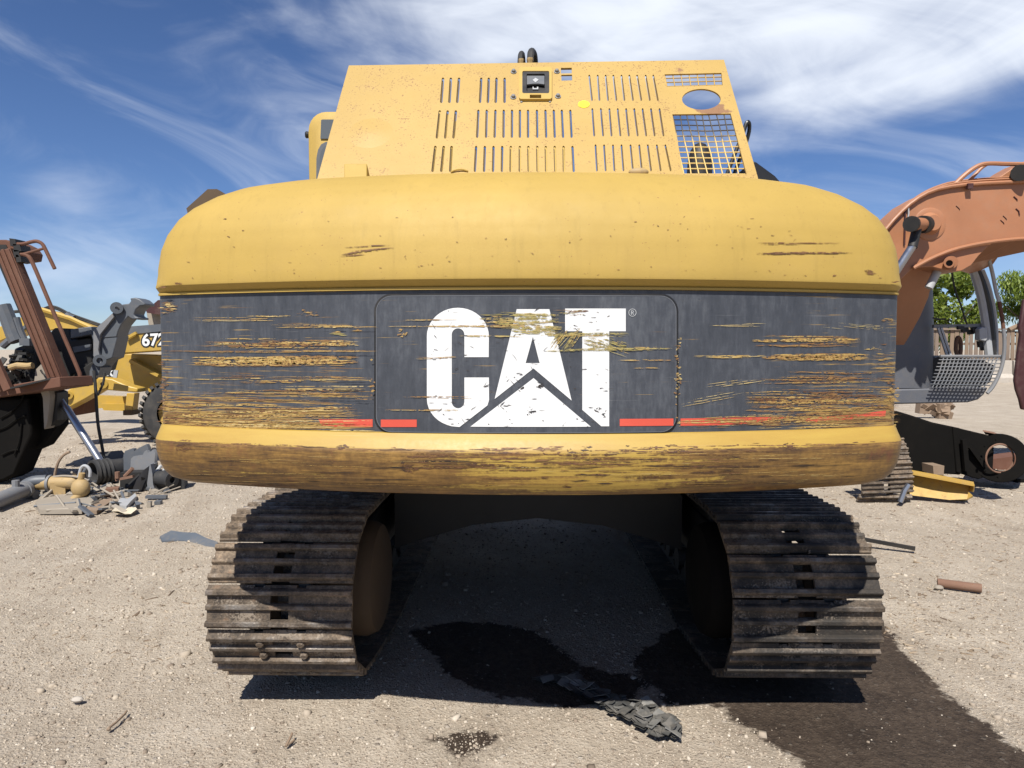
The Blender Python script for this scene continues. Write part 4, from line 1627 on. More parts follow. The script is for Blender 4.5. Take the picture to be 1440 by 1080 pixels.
def rrect3(x0, x1, z0, z1, r, y, n=6):
    pts = []
    for cx, cz, a0 in ((x1 - r, z1 - r, 0), (x0 + r, z1 - r, 90)):
        for k in range(n + 1):
            t = math.radians(a0 + 90 * k / n)
            pts.append(Vector((cx + r * math.cos(t), y, cz + r * math.sin(t))))
    return pts + [Vector((x0, y, z0)), Vector((x1, y, z0))]


mb = MB()
rows = [rrect3(CX0 + 0.07, CX1 - 0.07, 1.42, CZ1 - 0.06, 0.10, 4.47), rrect3(CX0 + 0.02, CX1 - 0.02, 1.40, CZ1 - 0.015, 0.11, 4.50), rrect3(CX0, CX1, 1.40, CZ1, 0.12, 4.56),
        rrect3(CX0, CX1, 1.40, CZ1, 0.12, 6.1), rrect3(CX0 + 0.05, CX1 - 0.05, 1.42, CZ1 - 0.12, 0.14, 6.2)]
mb.loft(rows, True, True, True)
cab_o = mb.build('cab', M['yellow'], EXC, MW)


def cab_slab(name, mat, pts, y, th=0.03):
    mb = MB()
    mb.slab([MP(px, py, y) for px, py in pts], (0, th, 0))
    return mb.build(name, mat, cab_o, MW)


cab_slab('rear_window', M['glass'], [(451.5, 169), (453, 168), (500, 168), (500, 195), (450.5, 195)], 4.462, 0.02)
cab_slab('window_frame', M['grey'], [(444.5, 262), (445, 222), (447, 211), (451.5, 203), (458, 199.5), (500, 199.5), (500, 262)], 4.460, 0.02)
cab_slab('rear_window', M['glass'], [(449, 262), (449.3, 224), (451, 214), (455, 207), (460, 203.5), (500, 203.5), (500, 262)], 4.452, 0.006)
mb = MB()
mb.lathe(Vector((CX0 + 0.004, 4.6, MP(430, 190, 4.6).z)), (-1, -0.2, 0), [(0.0, 0.014), (0.012, 0.012), (0.013, 0.020), (0.03, 0.022), (0.037, 0.015), (0.0375, 0.001)], 12)
mb.build('mirror_knob', M['blackclean'], cab_o, MW)
MB().lathe(Vector((MP(450, 160, 4.7).x, 4.7, CZ1 - 0.004)), (0, 0, 1), [(0, 0.02), (0.02, 0.018), (0.021, 0.001)], 10).build('roof_plug', M['blackclean'], cab_o, MW)

# -- body behind the counterweight
mb = MB()
mb.box((0, 5.4, 1.31), (2.7, 4.6, 0.10))
mb.box((-0.42, 5.6, 1.47), (0.07, 4.0, 0.24))
mb.box((0.42, 5.6, 1.47), (0.07, 4.0, 0.24))
mb.box((0, 3.30, 1.315), (2.5, 0.7, 0.06))
mb.build('main_frame', M['black'], EXC, MW)
for x0, x1, y0, y1, z1, nm in ((0.93, 1.45, 3.78, 5.15, 2.44, 'side_door'), (0.93, 1.45, 5.17, 6.9, 2.2, 'fuel_tank'), (-1.45, -0.95, 3.78, 4.42, 2.44, 'side_door')):
    MB().box(((x0 + x1) / 2, (y0 + y1) / 2, (1.365 + z1) / 2), (x1 - x0, y1 - y0, z1 - 1.365)).build(nm, M['yellow'], EXC, MW, bevel=0.03)
mb = MB()
mb.box((0.0, 4.05, 1.80), (1.7, 0.9, 0.86))
mb.cyl((-0.5, 3.9, 2.28), (0.35, 3.9, 2.28), 0.13)
mb.box((0.1, 4.6, 2.02), (0.9, 0.4, 1.0))
mb.build('engine', M['black'], EXC, MW)
# boom folded down in front
mb = MB()
for sx in (-0.24, 0.44):
    pr_ = [(6.3, 1.5), (6.9, 1.5), (8.1, 3.1), (9.6, 3.55), (11.8, 2.2), (12.0, 2.5), (9.8, 4.15), (8.0, 4.1), (6.9, 2.9), (6.2, 1.9)]
mb.slab([Vector((-0.24, y, z)) for y, z in pr_], (0.68, 0, 0))
mb.build('boom', M['yellow'], EXC, MW, bevel=0.02)

# -- undercarriage
mb = MB()
sec = [(-1.0, 0.40), (-0.80, 0.47), (-0.45, 0.57), (0, 0.62), (0.45, 0.57), (0.80, 0.47), (1.0, 0.40), (1.0, 0.78), (0.75, 0.95), (-0.75, 0.95), (-1.0, 0.78)]
mb.slab([Vector((x, 4.9, z)) for x, z in sec], (0, 1.9, 0))
mb.build('car_body', M['black'], EXC, UW)
MB().ring((0.05, 5.9, 0.955), (0.05, 5.9, 1.255), 0.72, 0.55, 40).build('swing_ring', M['black'], EXC, UW)

PITCH = 0.2135
SW = 0.697                   # shoe width


def track_path():
    pts = []
    for cy, cz, r in ((3.705, 0.522, 0.393), (4.50, 0.36, 0.315), (7.05, 0.36, 0.315), (7.8, 0.49, 0.40)):
        for k in range(96):
            t = 2 * PI * k / 96
            pts.append((cy + r * math.cos(t), cz + r * math.sin(t)))
    pts = sorted(set(pts))

    def half(ps):
        h = []
        for p in ps:
            while len(h) > 1 and (h[-1][0] - h[-2][0]) * (p[1] - h[-2][1]) - (h[-1][1] - h[-2][1]) * (p[0] - h[-2][0]) <= 0:
                h.pop()
            h.append(p)
        return h[:-1]
    hull = half(pts) + half(pts[::-1])
    hull.append(hull[0])
    return [Vector((0, a, b)) for a, b in hull]


def resample(path, n, phase):
    seg = [(b - a).length for a, b in zip(path[:-1], path[1:])]
    L = sum(seg)
    out = []
    for k in range(n):
        t = ((k + phase) / n % 1.0) * L
        i = 0
        while t > seg[i]:
            t -= seg[i]
            i += 1
        out.append(path[i].lerp(path[i + 1], t / seg[i]))
    return out, L


PATH = track_path()
NSH = round(sum((b - a).length for a, b in zip(PATH[:-1], PATH[1:])) / PITCH)

# shoe: x across, y along the track, z outward; plate with three bars, mud holes, notches
def shoe_mesh(name, bolts, mat='track'):
    P2 = PITCH * 0.5
    bars = [(-0.072, 0.040), (-0.002, 0.035), (0.076, 0.040)]
    base = [(-P2 + 0.004, 0.004)]
    for c, h in bars:
        base += [(c - 0.017, 0.016), (c - 0.012, h - 0.004), (c - 0.008, h), (c + 0.008, h), (c + 0.012, h - 0.004), (c + 0.017, 0.016)]
    base += [(P2 - 0.006, 0.012)]
    me_b = MB()
    tip = []

    def seg(x0, x1, prof, zb=0.0):
        n = len(prof)
        lo = [(prof[-1][0], zb), (prof[0][0], zb)]
        allp = prof + lo
        me_b.slab([Vector((x0, y, z)) for y, z in allp], (x1 - x0, 0, 0))
        for _ in (0, 1):
            tip.extend([1.0 if z > 0.026 else 0.0 for y, z in allp])
    h = SW / 2
    notch = [p for p in base if p[0] > -0.095]
    notch[0] = (-0.093, 0.012) if notch[0][0] > -0.093 else notch[0]
    for sgn in (-1, 1):
        def S(a, b, prof):
            seg(*(sorted((sgn * a, sgn * b))), prof)
        S(0.125, h, base)
        S(0.080, 0.125, notch)
        S(0.044, 0.080, base)
    for c, hh in bars:
        seg(-0.044, 0.044, [(c - 0.017, 0.016), (c - 0.012, hh - 0.004), (c - 0.008, hh), (c + 0.008, hh), (c + 0.012, hh - 0.004), (c + 0.017, 0.016)])
    seg(-0.044, 0.044, [(-P2 + 0.004, 0.004), (-0.091, 0.012)])
    nv = len(me_b.v)
    if bolts:
        for x in (-0.098, 0.098):
            for y in (-0.040, 0.036):
                me_b.lathe(Vector((x + 0.006 * (y > 0), y, 0.012)), (0, 0, 1), [(0, 0.020), (0.024, 0.020), (0.031, 0.014), (0.0315, 0.001)], 8)
    tip.extend([0.6] * (len(me_b.v) - nv))
    me = bpy.data.meshes.new(name)
    me.from_pydata(me_b.v, [], me_b.f)
    bm = bmesh.new()
    bm.from_mesh(me)
    bmesh.ops.recalc_face_normals(bm, faces=bm.faces)
    bm.to_mesh(me)
    bm.free()
    me.polygons.foreach_set('use_smooth', [True] * len(me.polygons))
    me.set_sharp_from_angle(angle=math.radians(28))
    me.materials.append(M[mat])
    a = me.attributes.new('tip', 'FLOAT', 'POINT')
    a.data.foreach_set('value', np.array(tip, dtype=np.float32))
    return me


SHOE = shoe_mesh('shoe', False)
SHOE_B = shoe_mesh('shoe_bolted', True)
SHOE_O = shoe_mesh('shoe_oily', False, 'track_oily')


def build_track(cx, phase, bolted):
    # the chain: two link rails and pins inside the shoes
    mb = MB()
    pts, L = resample(PATH, NSH, phase)
    n = len(pts)
    for sx in (-0.11, 0.11):
        for k in range(n):
            a, b = pts[k], pts[(k + 1) % n]
            d = (b - a)
            t = d.normalized()
            nrm = Vector((0, t.z, -t.y))
            m_ = (a + b) / 2 - nrm * 0.062
            R = Matrix((Vector((1, 0, 0)), t, nrm)).transposed()
            mb.box(m_ + Vector((cx + sx, 0, 0)), (0.055, d.length * 1.02, 0.10), R)
    for k in range(n):
        a = pts[k]
        c_ = Vector((cx, 5.9, 0.5))
        mb.cyl(a + Vector((cx - 0.15, 0, 0)) + (Vector((cx, 5.9, 0.5)) - a - Vector((cx, 0, 0))).normalized() * 0.075, a + Vector((cx + 0.15, 0, 0)) + (Vector((cx, 5.9, 0.5)) - a - Vector((cx, 0, 0))).normalized() * 0.075, 0.024, n=8)
    tr = mb.build('track', M['black'], EXC, UW)
    Winv = WM[EXC.name].inverted()
    for k in range(n):
        a, b = pts[k], pts[(k + 1) % n]
        t = (b - a).normalized()
        nrm = Vector((0, t.z, -t.y))
        R = Matrix((Vector((1, 0, 0)), t, nrm)).transposed().to_4x4()
        me = SHOE_O if cx > 0 else (SHOE_B if bolted(k, (a + b) / 2) else SHOE)
        o = bpy.data.objects.new('shoe', me)
        COL.objects.link(o)
        o.parent = tr
        m_ = (a + b) / 2 + Vector((cx, 0, 0))
        o.matrix_local = Winv @ UW @ Matrix.Translation(m_) @ R
    # frame, sprocket, idler, rollers
    inn = -1 if cx > 0 else 1
    mb = MB()
    mb.box((cx, 5.95, 0.50), (0.30, 3.0, 0.34))
    mb.box((cx + inn * 0.02, 5.95, 0.70), (0.20, 2.6, 0.1))
    mb.build('track_frame', M['black'], EXC, UW, bevel=0.02)
    mb = MB()
    prof = []
    for k in range(44):
        a_ = 2 * PI * k / 44
        r = 0.33 if (k % 4) in (0, 1) else 0.285
        prof.append(Vector((cx - 0.03, 3.705 + r * math.cos(a_), 0.522 + r * math.sin(a_))))
    mb.slab(prof, (0.06, 0, 0))
    mb.build('sprocket', M['track'], EXC, UW)
    mb = MB()
    x0, x1 = cx + inn * 0.06, cx + inn * 0.50
    mb.lathe((x0, 3.87, 0.535), (inn, 0, 0), [(0, 0.10), (0.05, 0.30), (0.26, 0.31), (0.285, 0.30), (0.315, 0.285), (0.33, 0.25), (0.335, 0.10), (0.336, 0.001)], 30)
    mb.build('drive_motor', M['hub'] if cx < 0 else M['oily'], EXC, UW)  # left one lit brown, right one near-black: shade put into its material
    mb = MB()
    mb.lathe((cx - inn * 0.06, 3.705, 0.522), (-inn, 0, 0), [(0, 0.22), (0.18, 0.22), (0.22, 0.18), (0.23, 0.001)], 24)
    mb.build('final_drive', M['hub'], EXC, UW)
    mb = MB()
    mb.ring((cx - 0.08, 7.8, 0.49), (cx + 0.08, 7.8, 0.49), 0.33, 0.08, 28)
    mb.build('idler', M['black'], EXC, UW)
    for k in range(8):
        MB().cyl((cx - 0.16, 4.75 + k * 0.34, 0.19), (cx + 0.16, 4.75 + k * 0.34, 0.19), 0.085, n=14).build('roller', M['black'], EXC, UW)
    return tr


build_track(-1.262, 0.30, lambda k, p: p.y < 3.7 and 0.20 < p.z < 0.50)
build_track(1.240, 0.55, lambda k, p: False)

# ================================================================== left: scrap machines
def V3(px, py, d):
    return P(px, py, d)


def plate_px(mb, pts, d, depth):
    """outline seen at distance d, with real thickness going away"""
    mb.slab([P(px, py, d) for px, py in pts], (0, depth, 0))
    return mb


D = 9.5
WR = thing('wrecked_machine', 'rusty wrecked machine with a tall leaning post and bent grab rails, left edge', 'scrap machine', (P(30, 660, D).x, D + 0.6, 0))
mb = MB()
a, b = P(10, 352, D), P(88, 545, D + 0.1)
mb.beam(a, b, 0.19, 0.16, up=(0, -1, 0))
mb.build('post', M['rust'], WR, bevel=0.01)
for off in (-0.072, 0.0, 0.072):
    MB().beam(a + Vector((off, -0.09, 0)), b + Vector((off, -0.09, 0)), 0.040, 0.03, up=(0, -1, 0)).build('post_rib', M['rust'], WR, bevel=0.008)
MB().beam(a + Vector((-0.105, 0.05, -0.1)), b + Vector((-0.105, 0.05, 0)), 0.03, 0.2, up=(0, -1, 0)).build('post_flange', M['black'], WR)
mb = MB()
plate_px(mb, [(-30, 337), (8, 337), (20, 343), (26, 352), (24, 362), (10, 364), (-30, 362)], D, 0.5)
mb.build('header_beam', M['rust'], WR, bevel=0.01)
mb = MB()
plate_px(mb, [(-30, 344), (8, 344), (11, 350), (10, 361), (-30, 358)], D - 0.012, 0.01)
mb.build('header_web', M['black'], WR)
mb = MB()
for cx_, cy_, w in ((18, 340, 5), (24, 348, 6), (23, 356, 5), (26, 363, 4)):
    plate_px(mb, [(cx_ - w, cy_ - 5), (cx_ + w * 0.6, cy_ - 4), (cx_ + w, cy_ + 5), (cx_ - w * .7, cy_ + 6)], D - 0.08, 0.2)
mb.build('hinge_bracket', M['black'], WR)
for pts, r in (([(20, 341), (23, 343.5), (32, 343.5), (48, 339), (54, 339.5), (60, 343), (64, 351), (77, 378)], 0.024),
               ([(22, 360), (30, 358), (38, 356), (63, 349)], 0.018),
               ([(21, 358.5), (28, 358), (34, 357.7), (40, 360), (45, 367), (76, 441), (111, 522), (113, 529), (112, 535), (106, 541)], 0.026)):
    MB().tube([P(x, y, D - 0.05) for x, y in pts], r, 8, smooth=2).build('grab_rail', M['rust'], WR)
mb = MB()
mb.beam(P(-40, 560, D + 0.2), P(108, 536, D - 0.3), 0.5, 0.13)
mb.build('deck_beam', M['rust'], WR, bevel=0.01)
mb = MB()
mb.beam(P(22, 545, D - 0.45), P(79, 531.5, D - 0.35), 0.3, 0.02)
mb.build('deck_plate', M['black'], WR)
for x0, y0, x1, y1 in ((-12, 495, 12, 548), (-22, 500, -2, 552)):
    MB().beam(P(x0, y0, D - 0.4), P(x1, y1, D - 0.4), 0.06, 0.10).build('brace', M['rust'], WR)
mb = MB()
plate_px(mb, [(-90, 556), (78, 553), (79, 600), (58, 628), (30, 640), (-90, 640)], D + 0.1, 0.3)
plate_px(mb, [(-90, 560), (40, 560), (45, 610), (20, 668), (5, 676), (-90, 690)], D - 0.1, 0.4)
mb.build('body', M['oily'], WR, bevel=0.03)
mb = MB()
plate_px(mb, [(57, 551), (68, 546), (71, 557), (69, 575), (66, 597), (62, 604), (60, 560)], D - 0.15, 0.2)
mb.build('side_panel', M['tan'], WR, bevel=0.006)
mb = MB()
plate_px(mb, [(66, 546), (80, 552), (79, 592), (68, 602)], D - 0.05, 0.25)
mb.build('side_box', M['black'], WR, bevel=0.01)
mb = MB()
for pts in ([(0, 588), (15, 580), (30, 566), (34, 552)], [(-4, 605), (10, 600), (22, 590), (36, 584)], [(20, 640), (28, 620), (30, 596)], [(2, 640), (14, 634), (26, 632)]):
    mb.tube([P(x, y, D - 0.12) for x, y in pts], 0.010, 6, smooth=2)
mb.build('hose', M['oily'], WR)
# machinery behind the post
mb = MB()
plate_px(mb, [(68, 470), (76, 461), (98, 462), (100, 478), (128, 474), (132, 500), (126, 522), (104, 526), (88, 540), (72, 540), (60, 510)], D + 0.9, 0.7)
plate_px(mb, [(20, 490), (48, 480), (50, 510), (62, 540), (10, 545)], D + 0.6, 0.6)
mb.build('engine', M['black'], WR, bevel=0.02)
mb = MB()
plate_px(mb, [(99, 463), (128, 459), (130, 470), (99, 476)], D + 0.8, 0.3)
mb.build('cowl', M['grey'], WR, bevel=0.01)
mb = MB()
plate_px(mb, [(102, 488), (127, 484), (126, 492), (104, 496)], D + 0.86, 0.04)
mb.build('panel', M['grey'], WR)
mb = MB()
plate_px(mb, [(50, 520), (58, 512), (68, 512), (76, 534), (48, 538)], D + 0.35, 0.05)
mb.build('sheet', M['tan'], WR)
MB().tube([P(x, y, D + 0.30) for x, y in ((57, 520), (60, 525), (65, 529))], 0.012, 6).build('handle', M['black'], WR)
MB().tube([P(x, y, D + 0.3) for x, y in ((14, 517), (24, 514), (38, 515), (46, 514))], 0.045, 10).build('manifold', M['brass'], WR)
mb = MB()
mb.tube([P(x, y, D + 0.4) for x, y in ((4, 430), (12, 450), (19, 470), (24, 480))], 0.10, 10)
mb.tube([P(x, y, D + 0.42) for x, y in ((22, 447), (27, 465), (33, 478))], 0.055, 10)
mb.tube([P(x, y, D + 0.40) for x, y in ((4, 487), (14, 478), (22, 468))], 0.05, 8)
mb.box(P(41, 481, D + 0.4), (0.14, 0.2, 0.1))
mb.build('strut', M['grey'], WR)
mb = MB()
for _ in range(34):
    x, y = random.uniform(2, 46), random.uniform(490, 542)
    mb.box(P(x, y, D + random.uniform(0.35, 0.6)), (random.uniform(.02, .11), random.uniform(.03, .12), random.uniform(.015, .06)),
           Matrix.Rotation(random.uniform(0, 3), 3, (random.random(), random.random(), random.random())))
o = mb.build('loose_part', M['black'], WR)
o['kind'] = 'stuff'

# chrome rod and hanging cables
mb = MB()
a, b = P(82.5, 557, 9.6), P(141, 649, 9.4)
c = a.lerp(b, 0.17)
mb.cyl(a, c, 0.034, n=14)
mb.cyl(c, b, 0.050, n=14)
mb.cyl(b, b + (b - a).normalized() * 0.06, 0.065, n=14)
solo(mb, 'piston_rod', M['chrome'], 'shiny grey piston rod leaning from the rusty wreck down to the scrap heap', 'rod')
mb = MB()
mb.tube([P(x, y, 9.7) for x, y in ((132, 521), (134.5, 545), (136, 575), (138, 600), (143, 625), (147, 648))], 0.021, 8, smooth=2)
solo(mb, 'hanging_cable', M['rubber'], 'black cable hanging from the grey coupler down to the ground', 'cable')
mb = MB()
mb.tube([P(x, y, 9.8) for x, y in ((147, 524), (146, 537), (141, 549), (137, 556))], 0.016, 8, smooth=2)
solo(mb, 'short_hose', M['rubber'], 'short black hose curling under the grey coupler', 'hose')

# grey forked coupler
D = 10.2
CP = thing('grey_coupler', 'dark grey steel coupler with a round pin eye and an open claw against the sky', 'coupler', (P(150, 540, D).x, D + 0.15, P(150, 545, D).z))
mb = MB()
plate_px(mb, [(128, 470), (140, 456), (156, 443), (163, 432), (172, 428), (181, 427), (184, 423), (182.5, 419.5), (190, 418.5), (196, 420.5), (204, 427), (203, 429.5), (197, 430), (191, 435),
              (188, 442), (190, 445), (195, 446.5), (194.5, 449), (186, 449), (180, 445), (170, 457), (166, 466), (164, 474), (139, 476), (130, 478)], D + 0.03, 0.30)
mb.build('claw_arm', M['grey'], CP, bevel=0.015)
mb = MB()
plate_px(mb, [(131, 466), (157, 441), (160, 446), (141, 470), (138, 492), (143, 510), (136, 514), (131, 500)], D - 0.02, 0.05)
mb.build('side_plate', M['grey_mid'], CP, bevel=0.006)
mb = MB()
plate_px(mb, [(138, 474), (165, 472), (161, 490), (158, 503), (148, 507), (139, 518), (132, 512), (136, 498)], D + 0.04, 0.32)
mb.build('lower_arm', M['grey'], CP, bevel=0.012)
mb = MB()
mb.ring(P(164, 433, D - 0.06), P(164, 433, D + 0.36), 0.083, 0.02, 24)
mb.build('pin_eye', M['grey'], CP)
MB().cyl(P(164, 433, D - 0.045), P(164, 433, D - 0.03), 0.066, n=20).build('pin_cap', M['grey_mid'], CP)
for dx in (-2.2, 2.2):
    MB().cyl(P(164 + dx, 433 + dx * .4, D - 0.055), P(164 + dx, 433 + dx * .4, D - 0.044), 0.014, n=10).build('bolt_hole', M['black'], CP)
mb = MB()
mb.ring(P(140, 507, D - 0.05), P(140, 507, D + 0.35), 0.085, 0.04, 20)
plate_px(mb, [(130, 512), (141, 517), (138, 528), (126, 532), (126, 522)], D - 0.02, 0.3)
mb.build('lower_eye', M['grey'], CP)
mb = MB()
plate_px(mb, [(104, 526), (130, 508), (136, 520), (108, 545)], D + 0.1, 0.3)
plate_px(mb, [(110, 472), (132, 468), (131, 478), (108, 480)], D + 0.35, 0.2)
mb.build('link', M['black'], CP, bevel=0.01)

# yellow grader with its number
D = 13.2
GR = thing('yellow_grader', 'yellow grader frame with black edged white number 672 and a lugged black tyre', 'grader', (P(205, 600, D).x, D + 0.6, 0))
mb = MB()
plate_px(mb, [(159, 499), (161, 478), (166, 472), (175, 470), (250, 462), (250, 492), (175, 497)], D, 0.35)
mb.build('frame_beam', M['yellow2'], GR, bevel=0.02)
mb = MB()
plate_px(mb, [(164, 473), (168, 460), (250, 454), (250, 463.5), (176, 471)], D - 0.02, 0.4)
mb.build('top_rail', M['grey'], GR)
for x0, y0, x1, y1 in ((160, 498, 171, 478), (165, 476, 170, 480), (177.5, 476, 192, 468), (168, 490, 173, 494)):
    MB().beam(P(x0, y0, D - 0.06), P(x1, y1, D - 0.06), 0.05, 0.05).build('rib', M['yellow2'], GR)
mb = MB()
plate_px(mb, [(150, 500), (172, 497), (240, 500), (240, 556), (218, 556), (200, 549), (160, 545), (150, 530)], D + 0.5, 0.5)
mb.build('side_plate', M['yellow2'], GR, bevel=0.02)
MB().beam(P(186, 507, D + 0.4), P(226, 528, D + 0.4), 0.06, 0.22, up=(0, 1, 0)).build('brace', M['yellow2'], GR)
MB().ring(P(187, 509, D + 0.34), P(187, 509, D + 0.5), 0.06, 0.025, 16).build('pin_eye', M['yellow2'], GR)
mb = MB()
plate_px(mb, [(78, 575), (84, 562), (96, 548), (118, 537), (136, 530), (158, 533), (178, 542), (194, 546), (193, 552), (168, 550), (142, 548), (122, 560), (96, 574), (84, 579)], D - 0.3, 0.3)
mb.build('lift_arm', M['yellow2'], GR, bevel=0.02)
mb = MB()
mb.ring(P(96, 556, D - 0.36), P(96, 556, D), 0.075, 0.035, 18)
mb.ring(P(144, 540, D - 0.36), P(144, 540, D), 0.085, 0.035, 18)
mb.build('pin_boss', M['yellow2'], GR)
mb = MB()
plate_px(mb, [(178, 553), (189, 553), (186, 580), (175, 580)], D + 0.4, 0.2)
mb.build('stabiliser_leg', M['yellow2'], GR, bevel=0.01)
mb = MB()
plate_px(mb, [(173, 577), (187, 577), (185, 584), (173, 584)], D + 0.38, 0.3)
mb.build('foot', M['hub'], GR)
mb = MB()
plate_px(mb, [(130, 556), (180, 558), (180, 570), (130, 575)], D + 0.9, 0.2)
plate_px(mb, [(140, 568), (175, 568), (175, 578), (146, 577)], D + 0.8, 0.15)
mb.build('cross_beam', M['yellow2'], GR)
mb = MB()
plate_px(mb, [(90, 573), (120, 560), (118, 582), (84, 588)], D + 0.1, 0.4)
mb.build('blade_mount', M['rust'], GR)
mb = MB()
plate_px(mb, [(205, 437), (222, 422), (250, 420), (250, 446), (207, 440)], D + 1.2, 1.0)
mb.build('cab_roof', M['maroon'], GR)
mb = MB()
plate_px(mb, [(206, 439), (232, 441), (232, 462), (209, 457)], D + 1.4, 0.6)
mb.build('cab_wall', M['tan'], GR)
# tyre with lugs
tc = P(244, 579, D - 0.2)
mb = MB()
R_T = 0.60
tz = R_T
tc.z = tz
mb.lathe(tc + Vector((0, -0.02, 0)), (0, 1, 0), [(0.0, 0.30), (0.0, R_T - 0.12), (0.03, R_T - 0.03), (0.08, R_T), (0.30, R_T), (0.36, R_T - 0.04), (0.38, R_T - 0.14), (0.38, 0.30)], 48)
tyre = mb.build('tyre', M['rubber'], GR)
for k in range(34):
    a_ = 2 * PI * k / 34
    R = Matrix.Rotation(-a_, 3, 'Y')
    for yy, sk in ((0.07, 0.45), (0.27, -0.45)):
        MB().box(tc + R @ Vector((0, 0, R_T + 0.012)) + Vector((0, yy, 0)), (0.055, 0.20, 0.055), R @ Matrix.Rotation(sk, 3, 'Z')).build('lug', M['rubber'], tyre)
MB().lathe(tc + Vector((0, 0.05, 0)), (0, 1, 0), [(0, 0.001), (0.0, 0.08), (0.05, 0.25), (0.02, 0.31), (0.2, 0.31)], 24).build('wheel_rim', M['yellow2'], GR)


def text_mesh(s, size, bold=0.0):
    cu = bpy.data.curves.new('text', 'FONT')
    cu.body = s
    cu.size = size
    cu.align_x = 'CENTER'
    cu.align_y = 'CENTER'
    cu.offset = bold
    cu.resolution_u = 3
    o = bpy.data.objects.new('text', cu)
    COL.objects.link(o)
    dg = bpy.context.evaluated_depsgraph_get()
    me = bpy.data.meshes.new_from_object(o.evaluated_get(dg))
    bpy.data.objects.remove(o)
    vs = [v.co.copy() for v in me.vertices]
    fs = [tuple(p.vertices) for p in me.polygons]
    bpy.data.meshes.remove(me)
    return vs, fs


for bold, mt, dy in ((0.034, M['blackclean'], 0.0), (0.008, M['white'], 0.004)):
    vs, fs = text_mesh('672', 0.31, bold)
    c = P(216.5, 478.5, D - 0.006 - dy)
    MB().add([c + Vector((p.x * 0.98, 0, p.y + p.x * 0.05)) for p in vs], fs).build('number', mt, GR, fix=False)
mb = MB()
plate_px(mb, [(146, 518), (166, 521), (164, 531.5), (144, 529)], D - 0.52, 0.02)
badge = mb.build('badge', M['blackclean'], GR)
vs, fs = text_mesh('X', 0.15, 0.012)
c = P(154, 524.6, D - 0.525)
MB().add([c + Vector((p.x, 0, p.y - p.x * 0.1)) for p in vs], fs).build('badge_letter', M['white'], badge, fix=False)
mb = MB()
plate_px(mb, [(160, 520), (166, 521), (164, 531.5), (158.5, 530.7)], D - 0.525, 0.004)
mb.build('badge_edge', M['grey_lite'], badge)

# second yellow machine: a boom far behind
D = 15.5
LB = thing('yellow_boom', 'pale yellow digger boom lying behind the rusty wreck, hoses along its top', 'excavator boom', (P(60, 480, D).x, D + 0.4, P(60, 486, D).z))
mb = MB()
plate_px(mb, [(-60, 478), (0, 459), (22, 449), (44, 440), (58, 436), (72, 438), (100, 449), (130, 463), (168, 480), (165, 488), (128, 476), (84, 462), (70, 465), (56, 459), (40, 465), (22, 470),
              (0, 480), (-60, 500)], D, 0.5)
mb.build('boom_plate', M['yellow2'], LB, bevel=0.02)
MB().tube([P(x, y, D - 0.05) for x, y in ((58, 435), (100, 448), (132, 463), (165, 478))], 0.05, 6).build('top_flange', M['yellow2'], LB)
mb = MB()
for o_ in (0, 2.2):
    mb.tube([P(x, y - o_, D + 0.1) for x, y in ((60, 437), (70, 433), (78, 433.5), (88, 438), (96, 443), (130, 455), (160, 465))], 0.028, 6, smooth=2)
mb.tube([P(x, y, D + 0.1) for x, y in ((-40, 446), (0, 440), (26, 438), (60, 434))], 0.035, 6, smooth=1)
mb.build('hose', M['rubber'], LB)
MB().tube([P(x, y, D) for x, y in ((94, 441), (98, 446), (104, 448))], 0.07, 8).build('clamp', M['grey'], LB)
MB().beam(P(32, 463, D - 0.05), P(41, 455, D - 0.05), 0.06, 0.06).build('bracket', M['grey'], LB)
mb = MB()
plate_px(mb, [(100, 490), (132, 486), (132, 525), (104, 530)], 14.2, 0.6)
solo(mb, 'yellow_counterweight', M['yellow2'], 'faded yellow steel box behind the bent rusty grab rail', 'machine part')

# ------------------------------------------------------------------ scrap heap by the wreck
def on_ground(px, py):
    return G(px, py)


mb = MB()
a, b = G(-16, 722) + Vector((0, 0, 0.10)), G(37, 703) + Vector((0, 0, 0.13))
mb.cyl(a, b, 0.085, n=18)
mb.cyl(b - (b - a).normalized() * 0.06, b, 0.10, n=18)
d_ = (b - a).normalized()
mb.cyl(b, b + d_ * 0.14, 0.055, n=12)
mb.cyl(a.lerp(b, 0.72) + Vector((0, 0, 0.06)), a.lerp(b, 0.72) + Vector((0, 0, 0.15)), 0.04, n=10)
solo(mb, 'steel_cylinder', M['grey_mid'], 'grey hydraulic cylinder lying on the dirt at the left picture edge', 'cylinder')
mb = MB()
c = G(46, 700)
mb.tube([c + Vector((-0.14, 0, 0.10)), c + Vector((-0.02, 0, 0.20)), c + Vector((0.14, 0.05, 0.20))], 0.07, 12, smooth=2)
mb.cyl(c + Vector((-0.10, -0.02, 0.06)), c + Vector((0.10, -0.08, 0.05)), 0.05, n=12)
solo(mb, 'pipe_elbow', M['grey'], 'blue grey pipe elbow between the grey cylinder and the yellow valve', 'pipe')
c = G(84, 699)
VL = thing('hydraulic_valve', 'dusty yellow hydraulic valve block with a bent copper pipe, lying on a plank', 'valve', c)
mb = MB()
mb.cyl(c + Vector((-0.25, 0, 0.16)), c + Vector((-0.12, 0, 0.17)), 0.075, n=16)
mb.cyl(c + Vector((-0.12, 0, 0.17)), c + Vector((0.16, 0.02, 0.18)), 0.085, n=16)
mb.sphere(c + Vector((0.16, 0.02, 0.18)), 0.087, 14, 9)
mb.box(c + Vector((0.0, 0, 0.11)), (0.16, 0.14, 0.16), Matrix.Rotation(0.3, 3, 'Z'))
mb.build('valve_body', M['brass'], VL)
mb = MB()
mb.ring(c + Vector((-0.12, 0, 0.17)), c + Vector((-0.09, 0, 0.17)), 0.10, 0.05, 18)
